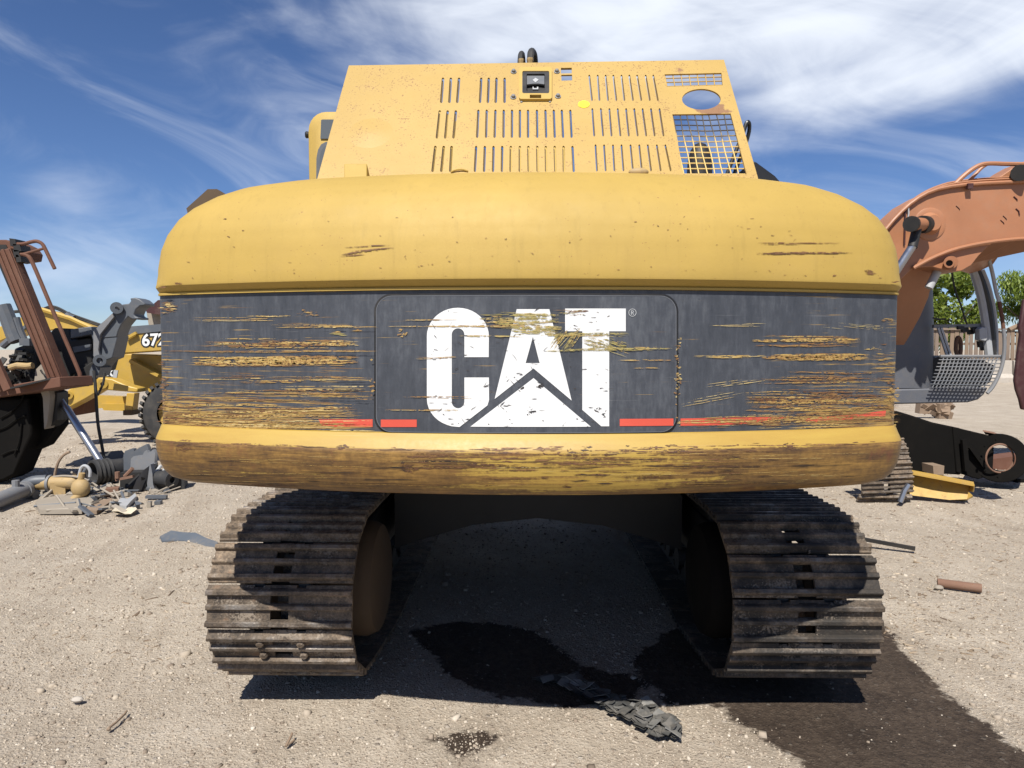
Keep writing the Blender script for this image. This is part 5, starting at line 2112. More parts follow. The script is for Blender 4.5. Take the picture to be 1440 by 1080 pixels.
mb.ring(c + Vector((0.22, 0, 0.15)), c + Vector((0.25, -0.03, 0.13)), 0.06, 0.02, 14)
mb.build('clamp_ring', M['grey_mid'], VL)
MB().tube([c + Vector(v) for v in ((-0.06, 0, 0.22), (-0.04, 0, 0.33), (0.0, 0, 0.44), (0.06, 0.01, 0.52), (0.13, 0.02, 0.55))], 0.016, 7, smooth=2).build('pipe', M['wood'], VL)
MB().tube([c + Vector(v) for v in ((-0.06, -0.02, 0.25), (0.1, -0.03, 0.27), (0.35, -0.05, 0.24), (0.52, -0.05, 0.12), (0.72, -0.1, 0.03))], 0.013, 7, smooth=2).build('pipe', M['tan'], VL)
c2 = G(114, 704)
mb = MB()
mb.sphere(c2 + Vector((0, 0, 0.15)), 0.105, 16, 10, (1, 0.9, 1.1))
mb.cyl(c2 + Vector((0, 0, 0.22)), c2 + Vector((0.02, 0, 0.33)), 0.035, n=12)
mb.cyl(c2 + Vector((-0.06, -0.05, 0.02)), c2 + Vector((0.03, -0.02, 0.1)), 0.045, n=12)
solo(mb, 'round_casting', M['brass'], 'round dusty yellow casting right of the yellow valve', 'casting')
mb = MB()
mb.tube([c2 + Vector(v) for v in ((-0.03, 0.02, 0.28), (0.0, 0.02, 0.40), (0.06, 0.02, 0.42), (0.11, 0.02, 0.36), (0.10, 0.02, 0.28))], 0.018, 8, smooth=2)
solo(mb, 'pipe_loop', M['grey_lite'], 'pale bent pipe loop standing up behind the round yellow casting', 'pipe')
mb = MB()
p = [G(50, 712), G(56, 722.5), G(115, 722), G(132, 709), G(120, 698), G(62, 697)]
mb.slab([q + Vector((0, 0, 0.045)) for q in p], (0, 0, -0.05))
solo(mb, 'plank', M['tan'], 'flat dusty board lying under the yellow valve', 'board')
mb = MB()
p = [G(118, 720), G(128, 709), G(158, 704), G(157, 708), G(136, 722)]
mb.slab([q + Vector((0, 0, 0.03)) for q in p], (0, 0, -0.04))
solo(mb, 'splintered_board', M['wood'], 'splintered grey brown board beside the flat dusty board', 'board')
# black corrugated pipe
c = G(132, 683)
ax = Vector((0.56, 0.83, 0.0)).normalized()
mb = MB()
r0 = 0.165
pr_ = [(0.0, r0 - 0.03), (0.0, r0)]
for k in range(4):
    t = 0.02 + k * 0.055
    pr_ += [(t, r0), (t + 0.02, r0 + 0.008), (t + 0.035, r0 - 0.012), (t + 0.05, r0 - 0.012)]
pr_ += [(0.26, r0 - 0.02), (0.82, r0 - 0.035), (0.82, 0.001), (0.81, 0.001), (0.80, r0 - 0.06), (0.02, r0 - 0.035), (0.0, r0 - 0.03)]
mb.lathe(c + Vector((-0.02, 0, 0.17)), ax, pr_, 28)
solo(mb, 'black_pipe', M['rubber'], 'wide black ribbed pipe with its dark open end facing left', 'pipe')
mb = MB()
for k in range(7):
    t = k / 6
    c = G(97 + 26 * t, 684 - 6 * t) + Vector((0, 0.4, 0.10))
    mb.tube([c + Vector((0.05 * math.sin(a) * 0.6, 0.10 * math.cos(a), 0.10 * math.sin(a))) for a in np.linspace(0, 2 * PI, 13)], 0.017, 6)
solo(mb, 'coil_spring', M['grey'], 'dark coil spring in the shade left of the wide black pipe', 'spring')
mb = MB()
mb.slab([G(118, 664) + Vector((0, 0, 0.10)), G(140, 656) + Vector((0, 0, 0.22)), G(172, 655) + Vector((0, 0, 0.24)), G(182, 662) + Vector((0, 0, 0.16)), G(150, 668) + Vector((0, 0, .1))], (0, 0, -0.02))
solo(mb, 'dark_sheet', M['scrapdark'], 'crumpled dark sheet lying behind the wide black pipe', 'sheet')
mb = MB()
D = 9.35
mb.slab([P(174, 662, D), P(173.5, 640, D), P(176, 634, D), P(186, 630.5, D), P(188, 630.8, D), P(188.5, 635, D), P(192, 632, D), P(197, 629, D), P(203, 626, D), P(206, 624.5, D), P(208.5, 630, D), P(208, 662, D)], (0.02, 0.035, 0))
solo(mb, 'torn_plate', M['grey'], 'torn dark grey plate with notches, standing at the back of the scrap heap', 'steel plate')
mb = MB()
D = 9.15
mb.slab([P(182, 680, D), P(184, 645, D), P(188, 641.5, D), P(196, 640, D), P(199, 643, D), P(203, 635, D), P(206, 633, D), P(208, 637, D), P(213, 634, D), P(215, 632, D), P(218, 636, D), P(217, 655, D), P(208, 676, D)], (0.02, 0.03, 0))
solo(mb, 'bent_plate', M['grey_mid'], 'ragged grey plate leaning in front of the torn darker plate', 'steel plate')
mb = MB()
D = 8.9
rows = []
for px, py, w, lean in ((213, 653, 1.5, 0.0), (207, 660, 5, -0.06), (201, 672, 7, -0.11), (196, 685, 7, -0.12), (193.5, 700, 6, -0.10)):
    c = P(px, py, D)
    rows.append([c + Vector((-w * 0.009, 0.12, 0)), c + Vector((-w * 0.003, lean, 0)), c + Vector((w * 0.009, 0.04, 0)), c + Vector((w * 0.006, 0.14, 0))])
mb.loft(rows, True, True, True)
rows = []
for px, py, w in ((213, 652, 1.5), (213.5, 665, 3.5), (213, 680, 5.0), (216, 692, 6.5), (219, 698, 7.0)):
    c = P(px, py, D - 0.02)
    rows.append([c + Vector((-w * 0.009, -0.02, 0)), c + Vector((w * 0.009, -0.05, 0)), c + Vector((w * 0.009, 0.03, 0)), c + Vector((-w * 0.009, 0.06, 0))])
mb.loft(rows, True, True, True)
solo(mb, 'fork_tooth', M['grey_mid'], 'curved two legged grey steel tooth standing upright in front of the plates', 'steel tooth')
mb = MB()
c = G(170, 697)
mb.box(c + Vector((-0.10, 0, 0.05)), (0.14, 0.14, 0.10), Matrix.Rotation(0.4, 3, 'Z'))
mb.box(c + Vector((0.0, 0.1, 0.20)), (0.22, 0.05, 0.03), Matrix.Rotation(-0.2, 3, 'Y'))
mb.cyl(c + Vector((0.0, 0.1, 0.22)), c + Vector((0.10, 0.1, 0.32)), 0.025, n=8)
mb.cyl(c + Vector((-0.08, 0.08, 0.2)), c + Vector((-0.08, 0.08, 0.28)), 0.03, n=8)
solo(mb, 'rusty_bracket', M['rust_light'], 'pinkish rusty bracket in front of the wide black pipe', 'bracket')
mb = MB()
c = G(186, 690)
mb.box(c + Vector((0.02, 0.05, 0.12)), (0.30, 0.22, 0.24), Matrix.Rotation(0.2, 3, 'Z'))
mb.cyl(c + Vector((0.0, -0.06, 0.05)), c + Vector((0.16, -0.05, 0.2)), 0.05, n=10)
solo(mb, 'black_block', M['black'], 'oily black block between the rusty bracket and the steel tooth', 'machine part')
mb = MB()
p = [G(166, 712), G(170, 706), G(180, 707), G(190, 699), G(192, 703), G(184, 711), G(178, 718), G(170, 717)]
mb.slab([q + Vector((0, 0, 0.05)) for q in p], (0, 0, -0.045))
solo(mb, 'torn_strip', M['grey_lite'], 'pale torn strip of metal in front of the black block', 'metal strip')
for pts, lab in (([(157, 726), (164, 720), (172, 724), (180, 718), (190, 717), (193, 722), (184, 726), (176, 728), (166, 727)], 'crumpled pale rag lying on the dirt below the scrap heap'),):
    bm = bmesh.new()
    mb = MB()
    V, T = cdt([tuple(G(*p)[:2]) for p in pts])
    for k in range(2):
        mb.add([Vector((p[0], p[1], 0.012 + 0.05 * random.random() + k * 0.006)) for p in V], T)
    bm.free()
    solo(mb, 'pale_rag', M['cloth'], lab, 'rag', angle=10)
mb = MB()
c = G(236, 690)
mb.box(c + Vector((-0.02, 0.15, 0.12)), (0.34, 0.3, 0.22), Matrix.Rotation(0.3, 3, 'Z'))
mb.cyl(c + Vector((-0.12, 0.0, 0.16)), c + Vector((0.06, -0.06, 0.15)), 0.095, n=16)
mb.ring(c + Vector((0.06, -0.06, 0.15)), c + Vector((0.10, -0.08, 0.15)), 0.10, 0.04, 16)
solo(mb, 'black_roller', M['rubber'], 'black roller housing lying under the left corner of the counterweight', 'roller')
for k, (x0, y0, x1, y1, lab) in enumerate(((214, 672, 226, 655, 'pale rod leaning behind the black roller, left of the other rod'), (219, 674, 232, 660, 'pale rod leaning behind the black roller, nearest the counterweight'))):
    mb = MB()
    mb.cyl(P(x0, y0, 9.0), P(x1, y1, 9.15), 0.022, n=8)
    solo(mb, 'thin_rod', M['grey_lite'], lab, 'rod', group='pale rods behind the black roller')
# blue sheet scrap near the left track
mb = MB()
top_l = [G(224, 758), G(240, 753), G(258, 753.5), G(275, 757), G(290, 760), G(306, 765)]
bot_l = [G(228, 763), G(242, 762), G(258, 762), G(276, 766), G(290, 771), G(306, 773)]
hs = [0.02, 0.05, 0.035, 0.055, 0.03, 0.02]
rows = [[a + Vector((0, 0, h * 0.4)), a.lerp(b, 0.35) + Vector((0, 0, h + 0.02)), b + Vector((0, 0, 0.015)), b + Vector((0, 0, -0.01)), a.lerp(b, 0.35) + Vector((0, 0, h)), a + Vector((0, 0, 0))] for a, b, h in
        zip(top_l, bot_l, hs)]
mb.loft(rows, True, True, True)
solo(mb, 'blue_scrap_sheet', M['bluesheet'], 'curled blue grey sheet scrap on the dirt left of the left track', 'sheet')

# ================================================================== right: orange excavator wreck
D = 9.6
OE = thing('orange_excavator', 'faded orange excavator with a grey windowless cab, partly hidden on the right', 'excavator', (P(1330, 560, D).x, D + 1.2, 0))
mb = MB()
boom_out = [(1215, 372), (1240, 330), (1262, 304), (1285, 283), (1310, 269), (1345, 261.5), (1400, 257.5), (1440, 256), (1560, 252), (1560, 330), (1440, 335.5), (1410, 338), (1375, 343),
            (1340, 351), (1310, 363), (1284, 377), (1268, 392), (1258, 420), (1215, 430)]
plate_px(mb, boom_out, D, 0.55)
mb.build('boom', M['orange'], OE, bevel=0.01)
mb = MB()
plate_px(mb, [(1284, 376.5), (1310, 362.5), (1340, 350.5), (1375, 342.5), (1400, 339), (1388, 348), (1376, 360), (1366, 373), (1352, 381), (1340, 382), (1326, 379), (1310, 375)], D + 0.02, 0.5)
mb.build('boom_lug', M['orange'], OE, bevel=0.008)
mb = MB()
mb.slab([P(1352, 380, D + 0.04), P(1365, 370, D + 0.04), P(1376, 357, D + 0.04), P(1388, 345, D + 0.04), P(1408, 337, D + 0.04), P(1440, 333, D + 0.04), P(1560, 328, D + 0.04), P(1560, 340, D + 0.9),
         P(1440, 344, D + 0.9), P(1424, 350, D + 0.9), P(1406, 358, D + 0.9), P(1396, 372, D + 0.9), P(1380, 380, D + 0.9), P(1365, 384, D + 0.9)], (0, 0.03, -0.005))
mb.build('boom_underside', M['orange'], OE)
for pts in ([(1215, 371), (1240, 329), (1262, 303), (1285, 282), (1310, 268), (1345, 260.5), (1400, 256.5), (1560, 251)], [(1284, 377), (1310, 363), (1340, 351), (1375, 343), (1410, 338), (1440, 335.5), (1560, 330)]):
    mb = MB()
    pp = [P(x, y, D - 0.03) for x, y in pts]
    mb.tube(pp, 0.026, 8, smooth=1)
    mb.build('boom_edge', M['orange'], OE)
mb = MB()
plate_px(mb, [(1388, 257), (1410, 246), (1424, 236), (1440, 227), (1560, 222), (1560, 256), (1440, 256)], D + 0.15, 0.4)
mb.build('boom_ridge', M['orange'], OE, bevel=0.01)
mb = MB()
mb.cyl(P(1434, 243, D - 0.12), P(1434, 243, D + 0.5), 0.105, n=22)
mb.build('boom_pin', M['black'], OE)
for dy, pts in ((0, [(1343, 259), (1352, 250), (1364, 240), (1378, 231.5), (1392, 229.5), (1420, 231), (1560, 231)]), (0.12, [(1360, 257), (1370, 247), (1380, 236), (1388, 231)])):
    MB().tube([P(x, y, D + dy) for x, y in pts], 0.030 if dy == 0 else 0.022, 8, smooth=2).build('hose_pipe', M['orange'], OE)
for x in (0, 9):
    MB().tube([P(px_ + 0, py_ - 1 - x * 0.25, D - 0.02 + x * 0.02) for px_, py_ in ((1222, 352), (1262, 303), (1287, 281), (1312, 267), (1345, 257), (1440, 251), (1560, 248))], 0.016, 6, smooth=2).build('hose_pipe', M['orange'], OE)
MB().box(P(1363.5, 262, D - 0.06), (0.07, 0.05, 0.07)).build('pipe_clamp', M['maroon'], OE)
MB().beam(P(1273, 292, D - 0.012), P(1271.5, 345, D - 0.012), 0.02, 0.02).build('weld_seam', M['maroon'], OE)
MB().tube([P(x, y, D - 0.03) for x, y in ((1277.5, 291), (1278, 300), (1277, 306))], 0.010, 6).build('wire', M['grey_lite'], OE)
mb = MB()
mb.lathe(P(1307, 315, D), (0, -1, 0), [(0, 0.215), (0.012, 0.215), (0.018, 0.20), (0.02, 0.15), (0.06, 0.12), (0.10, 0.10), (0.1005, 0.001)], 32)
mb.build('pin_disc', M['orange'], OE)
a, b = P(1302, 316, D - 0.1), P(1283, 315, D - 0.42)
mb = MB()
mb.cyl(a, b, 0.085, n=18)
mb.build('cylinder_pin', M['orange'], OE)
MB().cyl(b, b + (b - a).normalized() * 0.05, 0.10, n=18).build('pin_end', M['black'], OE)
MB().ring(a.lerp(b, 0.05), a.lerp(b, 0.3), 0.115, 0.07, 20).build('rod_eye', M['black'], OE)
a2 = a.lerp(b, 0.6)
MB().cyl(a2, P(1283, 348, D - 0.35), 0.06, n=14).build('rod_end', M['black'], OE)
MB().cyl(P(1284, 345, D - 0.35), P(1240, 412, D - 0.25), 0.052, n=14).build('lift_rod', M['chrome'], OE)
mb = MB()
mb.ring(P(1335, 370, D - 0.16), P(1337, 369, D + 0.6), 0.062, 0.04, 22)
mb.ring(P(1337, 369, D - 0.09), P(1337, 369, D + 0.05), 0.085, 0.04, 22)
mb.build('lug_boss', M['orange'], OE)
MB().cyl(P(1335, 370, D - 0.10), P(1335, 370, D - 0.09), 0.041, n=18).build('boss_hole', M['black'], OE)
for k in range(5):
    x, y = [(1428, 279), (1431, 296), (1413, 306), (1409.5, 312), (1347, 292)][k]
    MB().tube([P(x - 2.5, y - 2.5, D - 0.004), P(x + 1.5, y + 1, D - 0.005), P(x + 2.5, y + (7 if k == 1 else 3), D - 0.004)], 0.009 if k < 2 else 0.005, 5).build('gouge', M['maroon'], OE)
# foot of the boom, set back under it
mb = MB()
mb.slab([P(px, py, D + 0.30 + (py - 372) * 0.0062) for px, py in ((1200, 400), (1258, 376), (1284, 372), (1312, 371), (1330, 378), (1312, 392), (1306, 418), (1294, 446), (1276, 478), (1262, 500), (1200, 500))], (0, 0.3, 0))
mb.build('boom_foot', M['orange'], OE, bevel=0.01)
MB().cyl(P(1318, 382, D + 0.2), P(1306, 405, D + 0.2), 0.055, n=14).build('lift_rod', M['grey_lite'], OE)
# cab
D2 = 10.6
mb = MB()
rows = []
for z_, k in ((400, 0.0), (440, 0.0), (500, 0.0), (546, 0.0)):
    row = []
    for px, dy in ((1230, 0.0), (1290, 0.0), (1303, 0.06), (1310, 0.20), (1311.5, 0.5), (1300, 0.5), (1230, 0.45)):
        sh = 2.0 * math.sin((z_ - 400) / 146 * PI)
        row.append(P(px + (sh if px > 1295 else 0), z_, D2 + dy))
    rows.append(row)
mb.loft(rows, True, True, True)
mb.build('cab_rear_panel', M['cabgrey'], OE)
mb = MB()
plate_px(mb, [(1230, 548), (1390, 545), (1384, 555), (1376, 562), (1362, 566), (1300, 567.5), (1230, 569)], D2 - 0.05, 0.5)
mb.build('cab_base', M['cabgrey'], OE, bevel=0.02)
for pts, w, nm in (([(1368, 380), (1375, 400), (1382, 430), (1387, 465), (1391, 502)], 0.055, 'grey_lite'), ([(1374, 381), (1383, 402), (1391, 432), (1395, 465), (1396.5, 502)], 0.05, 'blackclean'),
                   ([(1381, 380), (1390, 402), (1397, 432), (1400.5, 465), (1400.5, 502)], 0.035, 'grey_lite')):
    MB().tube([P(x, y, D2 - 0.05) for x, y in pts], w, 8, smooth=2).build('front_pillar', M[nm], OE)
MB().tube([P(x, y, D2 - 0.25) for x, y in ((1391, 366), (1396, 385), (1401, 412), (1405, 424))], 0.026, 8, smooth=2).build('hand_rail', M['grey_lite'], OE)
MB().tube([P(x, y, D2 - 0.25) for x, y in ((1405, 424), (1409, 445), (1411, 462))], 0.026, 8, smooth=2).build('hand_rail', M['rust'], OE)
MB().tube([P(x, y, D2 - 0.25) for x, y in ((1411, 462), (1413, 480), (1411.5, 505), (1406, 525), (1396, 545), (1388, 553))], 0.026, 8, smooth=2).build('hand_rail', M['grey_mid'], OE)
MB().beam(P(1312, 459, D2), P(1382, 457.5, D2), 0.05, 0.05).build('window_bar', M['grey_mid'], OE)
for x0, x1 in ((1319, 1332), (1323.5, 1337)):
    MB().beam(P(x0, 461, D2 - 0.03), P(x1, 501, D2 - 0.03), 0.03, 0.03).build('wiper_arm', M['grey_lite'], OE)
mb = MB()
plate_px(mb, [(1377, 463), (1381, 459.5), (1388, 461), (1389, 477), (1386, 480), (1378, 478)], D2 - 0.12, 0.12)
mb.build('lamp_box', M['grey_lite'], OE, bevel=0.012)
mb = MB()
for x, y, w, h in ((1358, 463, 10, 8), (1366, 467, 8, 7), (1372, 464, 9, 9), (1352, 461, 10, 5), (1380, 484, 7, 9), (1384, 490, 6, 6)):
    plate_px(MB(), [(x - w / 2, y - h / 2), (x + w * .4, y - h * .45), (x + w / 2, y + h * .4), (x - w * .3, y + h / 2)], D2 + random.uniform(-0.06, 0.05), 0.06).build('wiring_box', M['black'], OE)
mb = MB()
for pts in ([(1338, 378), (1340, 395), (1345, 415), (1352, 430), (1356, 446), (1360, 456)], [(1312, 447), (1320, 449), (1330, 448.5)], [(1264, 430), (1272, 431), (1276, 430)]):
    MB().tube([P(x, y, D2 - 0.1) for x, y in pts], 0.013, 6, smooth=2).build('cable', M['rubber'], OE)
MB().tube([P(x, y, D2 + 0.3) for x, y in ((1346, 475), (1344.5, 480), (1344, 495), (1347, 500), (1351, 496), (1351, 480), (1348, 474), (1346, 475))], 0.03, 8, smooth=1).build('seat_frame', M['rust_light'], OE)
mb = MB()
plate_px(mb, [(1310, 505), (1325, 500), (1345, 503), (1380, 505), (1400, 515), (1392, 538), (1375, 546), (1310, 546)], D2 + 0.35, 0.3)
mb.build('cab_floor', M['black'], OE)
# lower guard of bars
GU = MB()
tl, tr, br, bl = (1322, 501), (1409, 501), (1388, 547), (1306, 545)
GU.tube([P(x, y, D2 - 0.2) for x, y in (tl, tr)], 0.022, 6)
GU.tube([P(x, y, D2 - 0.2) for x, y in ((1409, 501), (1410, 512), (1404, 530), (1390, 551))], 0.024, 6)
guard = GU.build('window_guard', M['grey_mid'], OE)
for k in range(1, 16):
    t = k / 16
    a, b = lerp2(tl, tr, t), lerp2(bl, br, t)
    m_ = lerp2(a, b, 0.5)
    MB().tube([P(a[0], a[1], D2 - 0.2), P(m_[0] + 2.0, m_[1], D2 - 0.22), P(b[0], b[1], D2 - 0.2)], 0.0095, 5).build('guard_bar', M['grey_mid'], guard)
for k in range(1, 9):
    t = k / 9
    a, b = lerp2(tl, bl, t), lerp2(tr, br, t)
    b = (b[0] + 5 * math.sin(t * PI), b[1])
    MB().tube([P(a[0], a[1], D2 - 0.21), P(b[0], b[1], D2 - 0.21)], 0.0085, 5).build('guard_bar', M['grey_mid'] if k < 5 else M['grey'], guard)
# slewing frame that carries the cab
mb = MB()
mb.box((P(1250, 560, D2).x - 1.2, D2 + 0.6, 1.0), (2.2, 1.8, 0.18))
mb.cyl((P(1250, 560, D2).x - 1.0, D2 + 1.2, 0.0), (P(1250, 560, D2).x - 1.0, D2 + 1.2, 0.92), 0.6, n=32)
mb.build('slew_frame', M['black'], OE)

# stripped track frame with its ring end
D = 9.3
TF = thing('track_frame', 'long black stripped track frame with a big round hole at its right end', 'track frame', (P(1340, 670, D).x, D + 0.3, 0))
mb = MB()
plate_px(mb, [(1180, 575), (1262, 578), (1282, 584), (1312, 594), (1350, 602), (1362, 612), (1362, 660), (1350, 668), (1290, 664), (1180, 660)], D, 0.5)
mb.build('side_beam', M['oily'], TF, bevel=0.02)
mb = MB()
mb.slab([P(1340, 600, D - 0.02), P(1392, 612.5, D - 0.1), P(1398, 630, D - 0.1), P(1396, 668, D - 0.1), P(1376, 674, D - 0.1), P(1345, 664, D - 0.02)], (0, 0.16, 0))
mb.build('end_plate', M['oily'], TF, bevel=0.01)
MB().beam(P(1355, 618, D - 0.10), P(1359, 662, D - 0.10), 0.05, 0.06).build('gusset', M['oily'], TF)
MB().beam(P(1364, 628, D - 0.12), P(1384, 656, D - 0.12), 0.04, 0.05).build('gusset', M['oily'], TF)
mb = MB()
mb.ring(P(1405, 644, D - 0.18), P(1407, 643, D + 0.22), 0.315, 0.178, 40)
mb.build('idler_ring', M['oily'], TF, bevel=0.008)
mb = MB()
mb.tube([P(1406 + 19.5 * math.cos(t), 644.5 + 20 * math.sin(t), D - 0.20) for t in np.linspace(0, 2 * PI, 33)], 0.012, 6)
mb.build('ring_lip', M['rust_light'], TF)
for t in np.linspace(0.2, 6.0, 9):
    c = P(1405 + 26 * math.cos(t), 644 + 26 * math.sin(t), D - 0.185)
    MB().cyl(c, c + Vector((0, -0.02, 0)), 0.016, n=8).build('bolt', M['oily'], TF)
mb = MB()
mb.slab([P(1383, 607, D - 0.12), P(1399, 610, D - 0.12), P(1406, 613, D + 0.1), P(1386, 611, D + 0.1)], (0, 0.02, 0.02))
mb.build('rust_flap', M['rust_light'], TF)
mb = MB()
mb.box(P(1440, 676, 9.8) * 1.0, (0.55, 0.5, 0.14))
solo(mb, 'black_pad', M['oily'], 'oily black steel pad on the dirt at the right edge behind the round hole', 'steel block')
mb = MB()
plate_px(mb, [(1394, 646), (1440, 640), (1440, 658), (1396, 664)], 10.4, 0.3)
solo(mb, 'rusty_beam', M['rust'], 'rusty beam seen through the round hole of the track frame', 'beam')
mb = MB()
plate_px(mb, [(1312, 655), (1328, 655), (1327, 668), (1313, 667)], 9.05, 0.25)
solo(mb, 'tan_block', M['wood'], 'small tan block under the black track frame', 'block')

# piece of loose track
TRK = thing('loose_track', 'loose brown crawler track standing below the right corner of the counterweight', 'crawler track', G(1240, 712))
mb = MB()
D = 8.2
pa = []
for k in range(6):
    t = k / 5
    pa.append(P(1248 + 8 * t, 714 - 92 * t, D) + Vector((0, 0.05 + 0.50 * (t - 0.25) ** 2 + (0.10 if t < .15 else 0), 0)))
for sx in (-0.1, 0.1):
    mb.tube([p + Vector((sx, 0.09, 0)) for p in pa], 0.035, 6)
chain = mb.build('chain', M['black'], TRK)
Winv = WM[TRK.name].inverted()
xa = Vector((1, -0.16, 0.10)).normalized()
for k in range(5):
    a, b = pa[k], pa[k + 1]
    t = (b - a).normalized()
    nrm = Vector((0, -1, 0.1))
    nrm = (nrm - t * nrm.dot(t)).normalized()
    x = t.cross(nrm).normalized()
    R = (Matrix((x, t, nrm)).transposed() @ Matrix.Rotation(0.10, 3, 'Z')).to_4x4()
    o = bpy.data.objects.new('shoe', SHOE)
    COL.objects.link(o)
    o.parent = chain
    o.matrix_local = Winv @ Matrix.Translation((a + b) / 2) @ R @ Matrix.Diagonal((0.86, (b - a).length / PITCH * 0.98, 1.0, 1.0))
mb = MB()
mb.tube([P(x, y, D - 0.1) for x, y in ((1278, 681), (1272, 690), (1266, 706))], 0.03, 6)
mb.build('track_pin', M['chrome'], TRK)

# yellow channel lying on the ground
mb = MB()
D = 8.5
a0, a1 = P(1278, 666, D), P(1362, 686, D - 0.3)
b0, b1 = P(1278, 697, D - 0.15), P(1352, 704, D - 0.5)
dirx = (a1 - a0)
mb.slab([P(1270, 662, D), P(1300, 668, D - 0.1), P(1335, 674, D - .2), P(1364, 680, D - .3), P(1360, 702, D - .4), P(1335, 703, D - .32), P(1278, 696, D - .15), P(1270, 694, D - .15)], (0.01, 0.03, 0.0))
mb.slab([P(1270, 661, D), P(1335, 673, D - .2), P(1369, 680, D - .3), P(1370, 684, D - .46), P(1336, 677.5, D - .38), P(1270, 665, D - .16)], (0, 0, 0.02))
mb.slab([P(1364, 680, D - .3), P(1370, 682, D - .46), P(1369, 692, D - .46), P(1361, 691, D - .32)], (0.02, 0.02, 0))
p = [G(1278, 696), G(1345, 704.5), G(1357, 706), G(1368, 699), G(1362, 694)]
mb.slab([q + Vector((0, 0, 0.02)) for q in p], (0, 0, -0.02))
solo(mb, 'yellow_channel', M['yellow3'], 'chipped yellow steel channel lying on the dirt in front of the black track frame', 'steel channel')

# hanging maroon arm at the right edge
mb = MB()
D = 7.6
plate_px(mb, [(1441, 420), (1436, 452), (1434, 458), (1436, 470), (1432, 500), (1428, 535), (1430, 548), (1435, 562), (1438, 576), (1446, 577), (1470, 560), (1480, 500), (1470, 430)], D, 0.05)
o = solo(mb, 'hanging_link', M['maroon'], 'dark maroon steel link hanging down at the right picture edge', 'steel link', bevel=0.015)
mb = MB()
mb.tube([P(x, y, D + 0.1) for x, y in ((1419, 464), (1432, 458), (1446, 456), (1475, 455))], 0.028, 8)
solo(mb, 'cross_bar', M['wood'], 'pinkish bar crossing the maroon link at the right picture edge', 'bar')

# ------------------------------------------------------------------ fence, barrier, trees, far scrap
FD = 39.0
FN = thing('wooden_fence', 'weathered brown paling fence beyond the yard, seen through the grey cab', 'fence', (P(1450, 520, FD).x, FD, 0))
x = P(1235, 500, FD).x
x1 = P(1640, 500, FD).x
zt = P(1400, 463, FD).z
FNM = []
for k in range(6):
    me_ = MB().box((0, 0, 1.0), (0.215, 0.03, 2.0)).build('picket', M['fence'], None)
    FNM.append(me_.data)
    bpy.data.objects.remove(me_)
for k in range(len(FNM)):
    mt = M['fence'] if k % 3 else M['wood']
    FNM[k].materials[0] = mt
while x < x1:
    o = bpy.data.objects.new('picket', random.choice(FNM))
    COL.objects.link(o)
    o.parent = FN
    h = zt * random.uniform(0.95, 1.05)
    o.location = Vector((x, FD + random.uniform(-0.02, 0.02), 0)) - WM[FN.name].translation
    o.scale = (random.uniform(0.85, 1.05), 1, h / 2.0)
    o.rotation_euler = (0, random.uniform(-0.02, 0.02), 0)
    x += random.choice((0.25, 0.27, 0.27, 0.31))
xa_, xb_ = P(1235, 500, FD).x, x1
for zf in (0.42, 0.72, 0.94):
    MB().box(((xa_ + xb_) / 2, FD + 0.09, zt * zf), (xb_ - xa_, 0.07, 0.13)).build('rail', M['fence'], FN)
MB().box(((xa_ + xb_) / 2, FD - 0.07, zt * 1.0), (xb_ - xa_, 0.1, 0.09)).build('rail', M['fence'], FN)
for k, (xa_, xb_, lab) in enumerate(((1230, 1330, 'stained concrete barrier below the fence, farthest left behind the grey cab'), (1333, 1428, 'stained concrete barrier with a red smear below the fence, right of the grey cab'),
                                      (1431, 1560, 'concrete barrier below the fence at the right picture edge'))):
    mb = MB()
    xl, xr = P(xa_, 520, 37.5).x, P(xb_, 520, 37.5).x
    zt2 = P(1400, 507, 37.5).z
    mb.slab([Vector((xl, 37.5, -0.05)), Vector((xl, 37.5, 0.25)), Vector((xl, 37.72, 0.45)), Vector((xl, 37.76, zt2)), Vector((xl, 37.95, zt2)), Vector((xl, 37.98, -0.05))], (xr - xl, 0, 0))
    solo(mb, 'concrete_barrier', M['concrete'], lab, 'barrier', group='concrete barriers along the fence', bevel=0.03)


def leaf_cloud(name, mat, parent, blobs, n, size, droop=0.0):
    """many leaf sized blades spread through several lumps, denser towards their skins"""
    bl = np.array(blobs, float)
    w = bl[:, 3] ** 2
    idx = rng.choice(len(bl), n, p=w / w.sum())
    c = bl[idx]
    d = rng.normal(size=(n, 3))
    d /= np.linalg.norm(d, axis=1)[:, None]
    r = c[:, 3] * np.clip(1 - np.abs(rng.normal(0, 0.28, n)), 0.1, 1.15)
    p = c[:, :3] + d * r[:, None] * np.array((1, 1, 0.85))
    if droop:
        p[:, 2] -= droop * rng.random(n) ** 2 * c[:, 3]
    a = rng.normal(size=(n, 3))
    a /= np.linalg.norm(a, axis=1)[:, None]
    if droop:
        a[:, 2] -= 1.4
        a /= np.linalg.norm(a, axis=1)[:, None]
    b = np.cross(a, rng.normal(size=(n, 3)))
    b /= np.linalg.norm(b, axis=1)[:, None]
    s = size * rng.uniform(0.6, 1.4, n)[:, None]
    k = 0.30 if droop else 0.55
    v = np.stack([p - a * s, p + b * s * k, p + a * s, p - b * s * k], 1).reshape(-1, 3)
    inv = WM[parent.name].inverted()
    me = bpy.data.meshes.new(name)
    v = v + np.array(inv.translation)[None]
    me.from_pydata(v.tolist(), [], (np.arange(n * 4).reshape(-1, 4)).tolist())
    me.materials.append(mat)
    o = bpy.data.objects.new(name, me)
    COL.objects.link(o)
    o.parent = parent
    WM[o.name] = WM[parent.name]
    tv = np.clip(rng.normal(0.5, 0.25, n) , 0, 1)
    set_attr(o, 'tint', np.repeat(tv, 4))
    return o


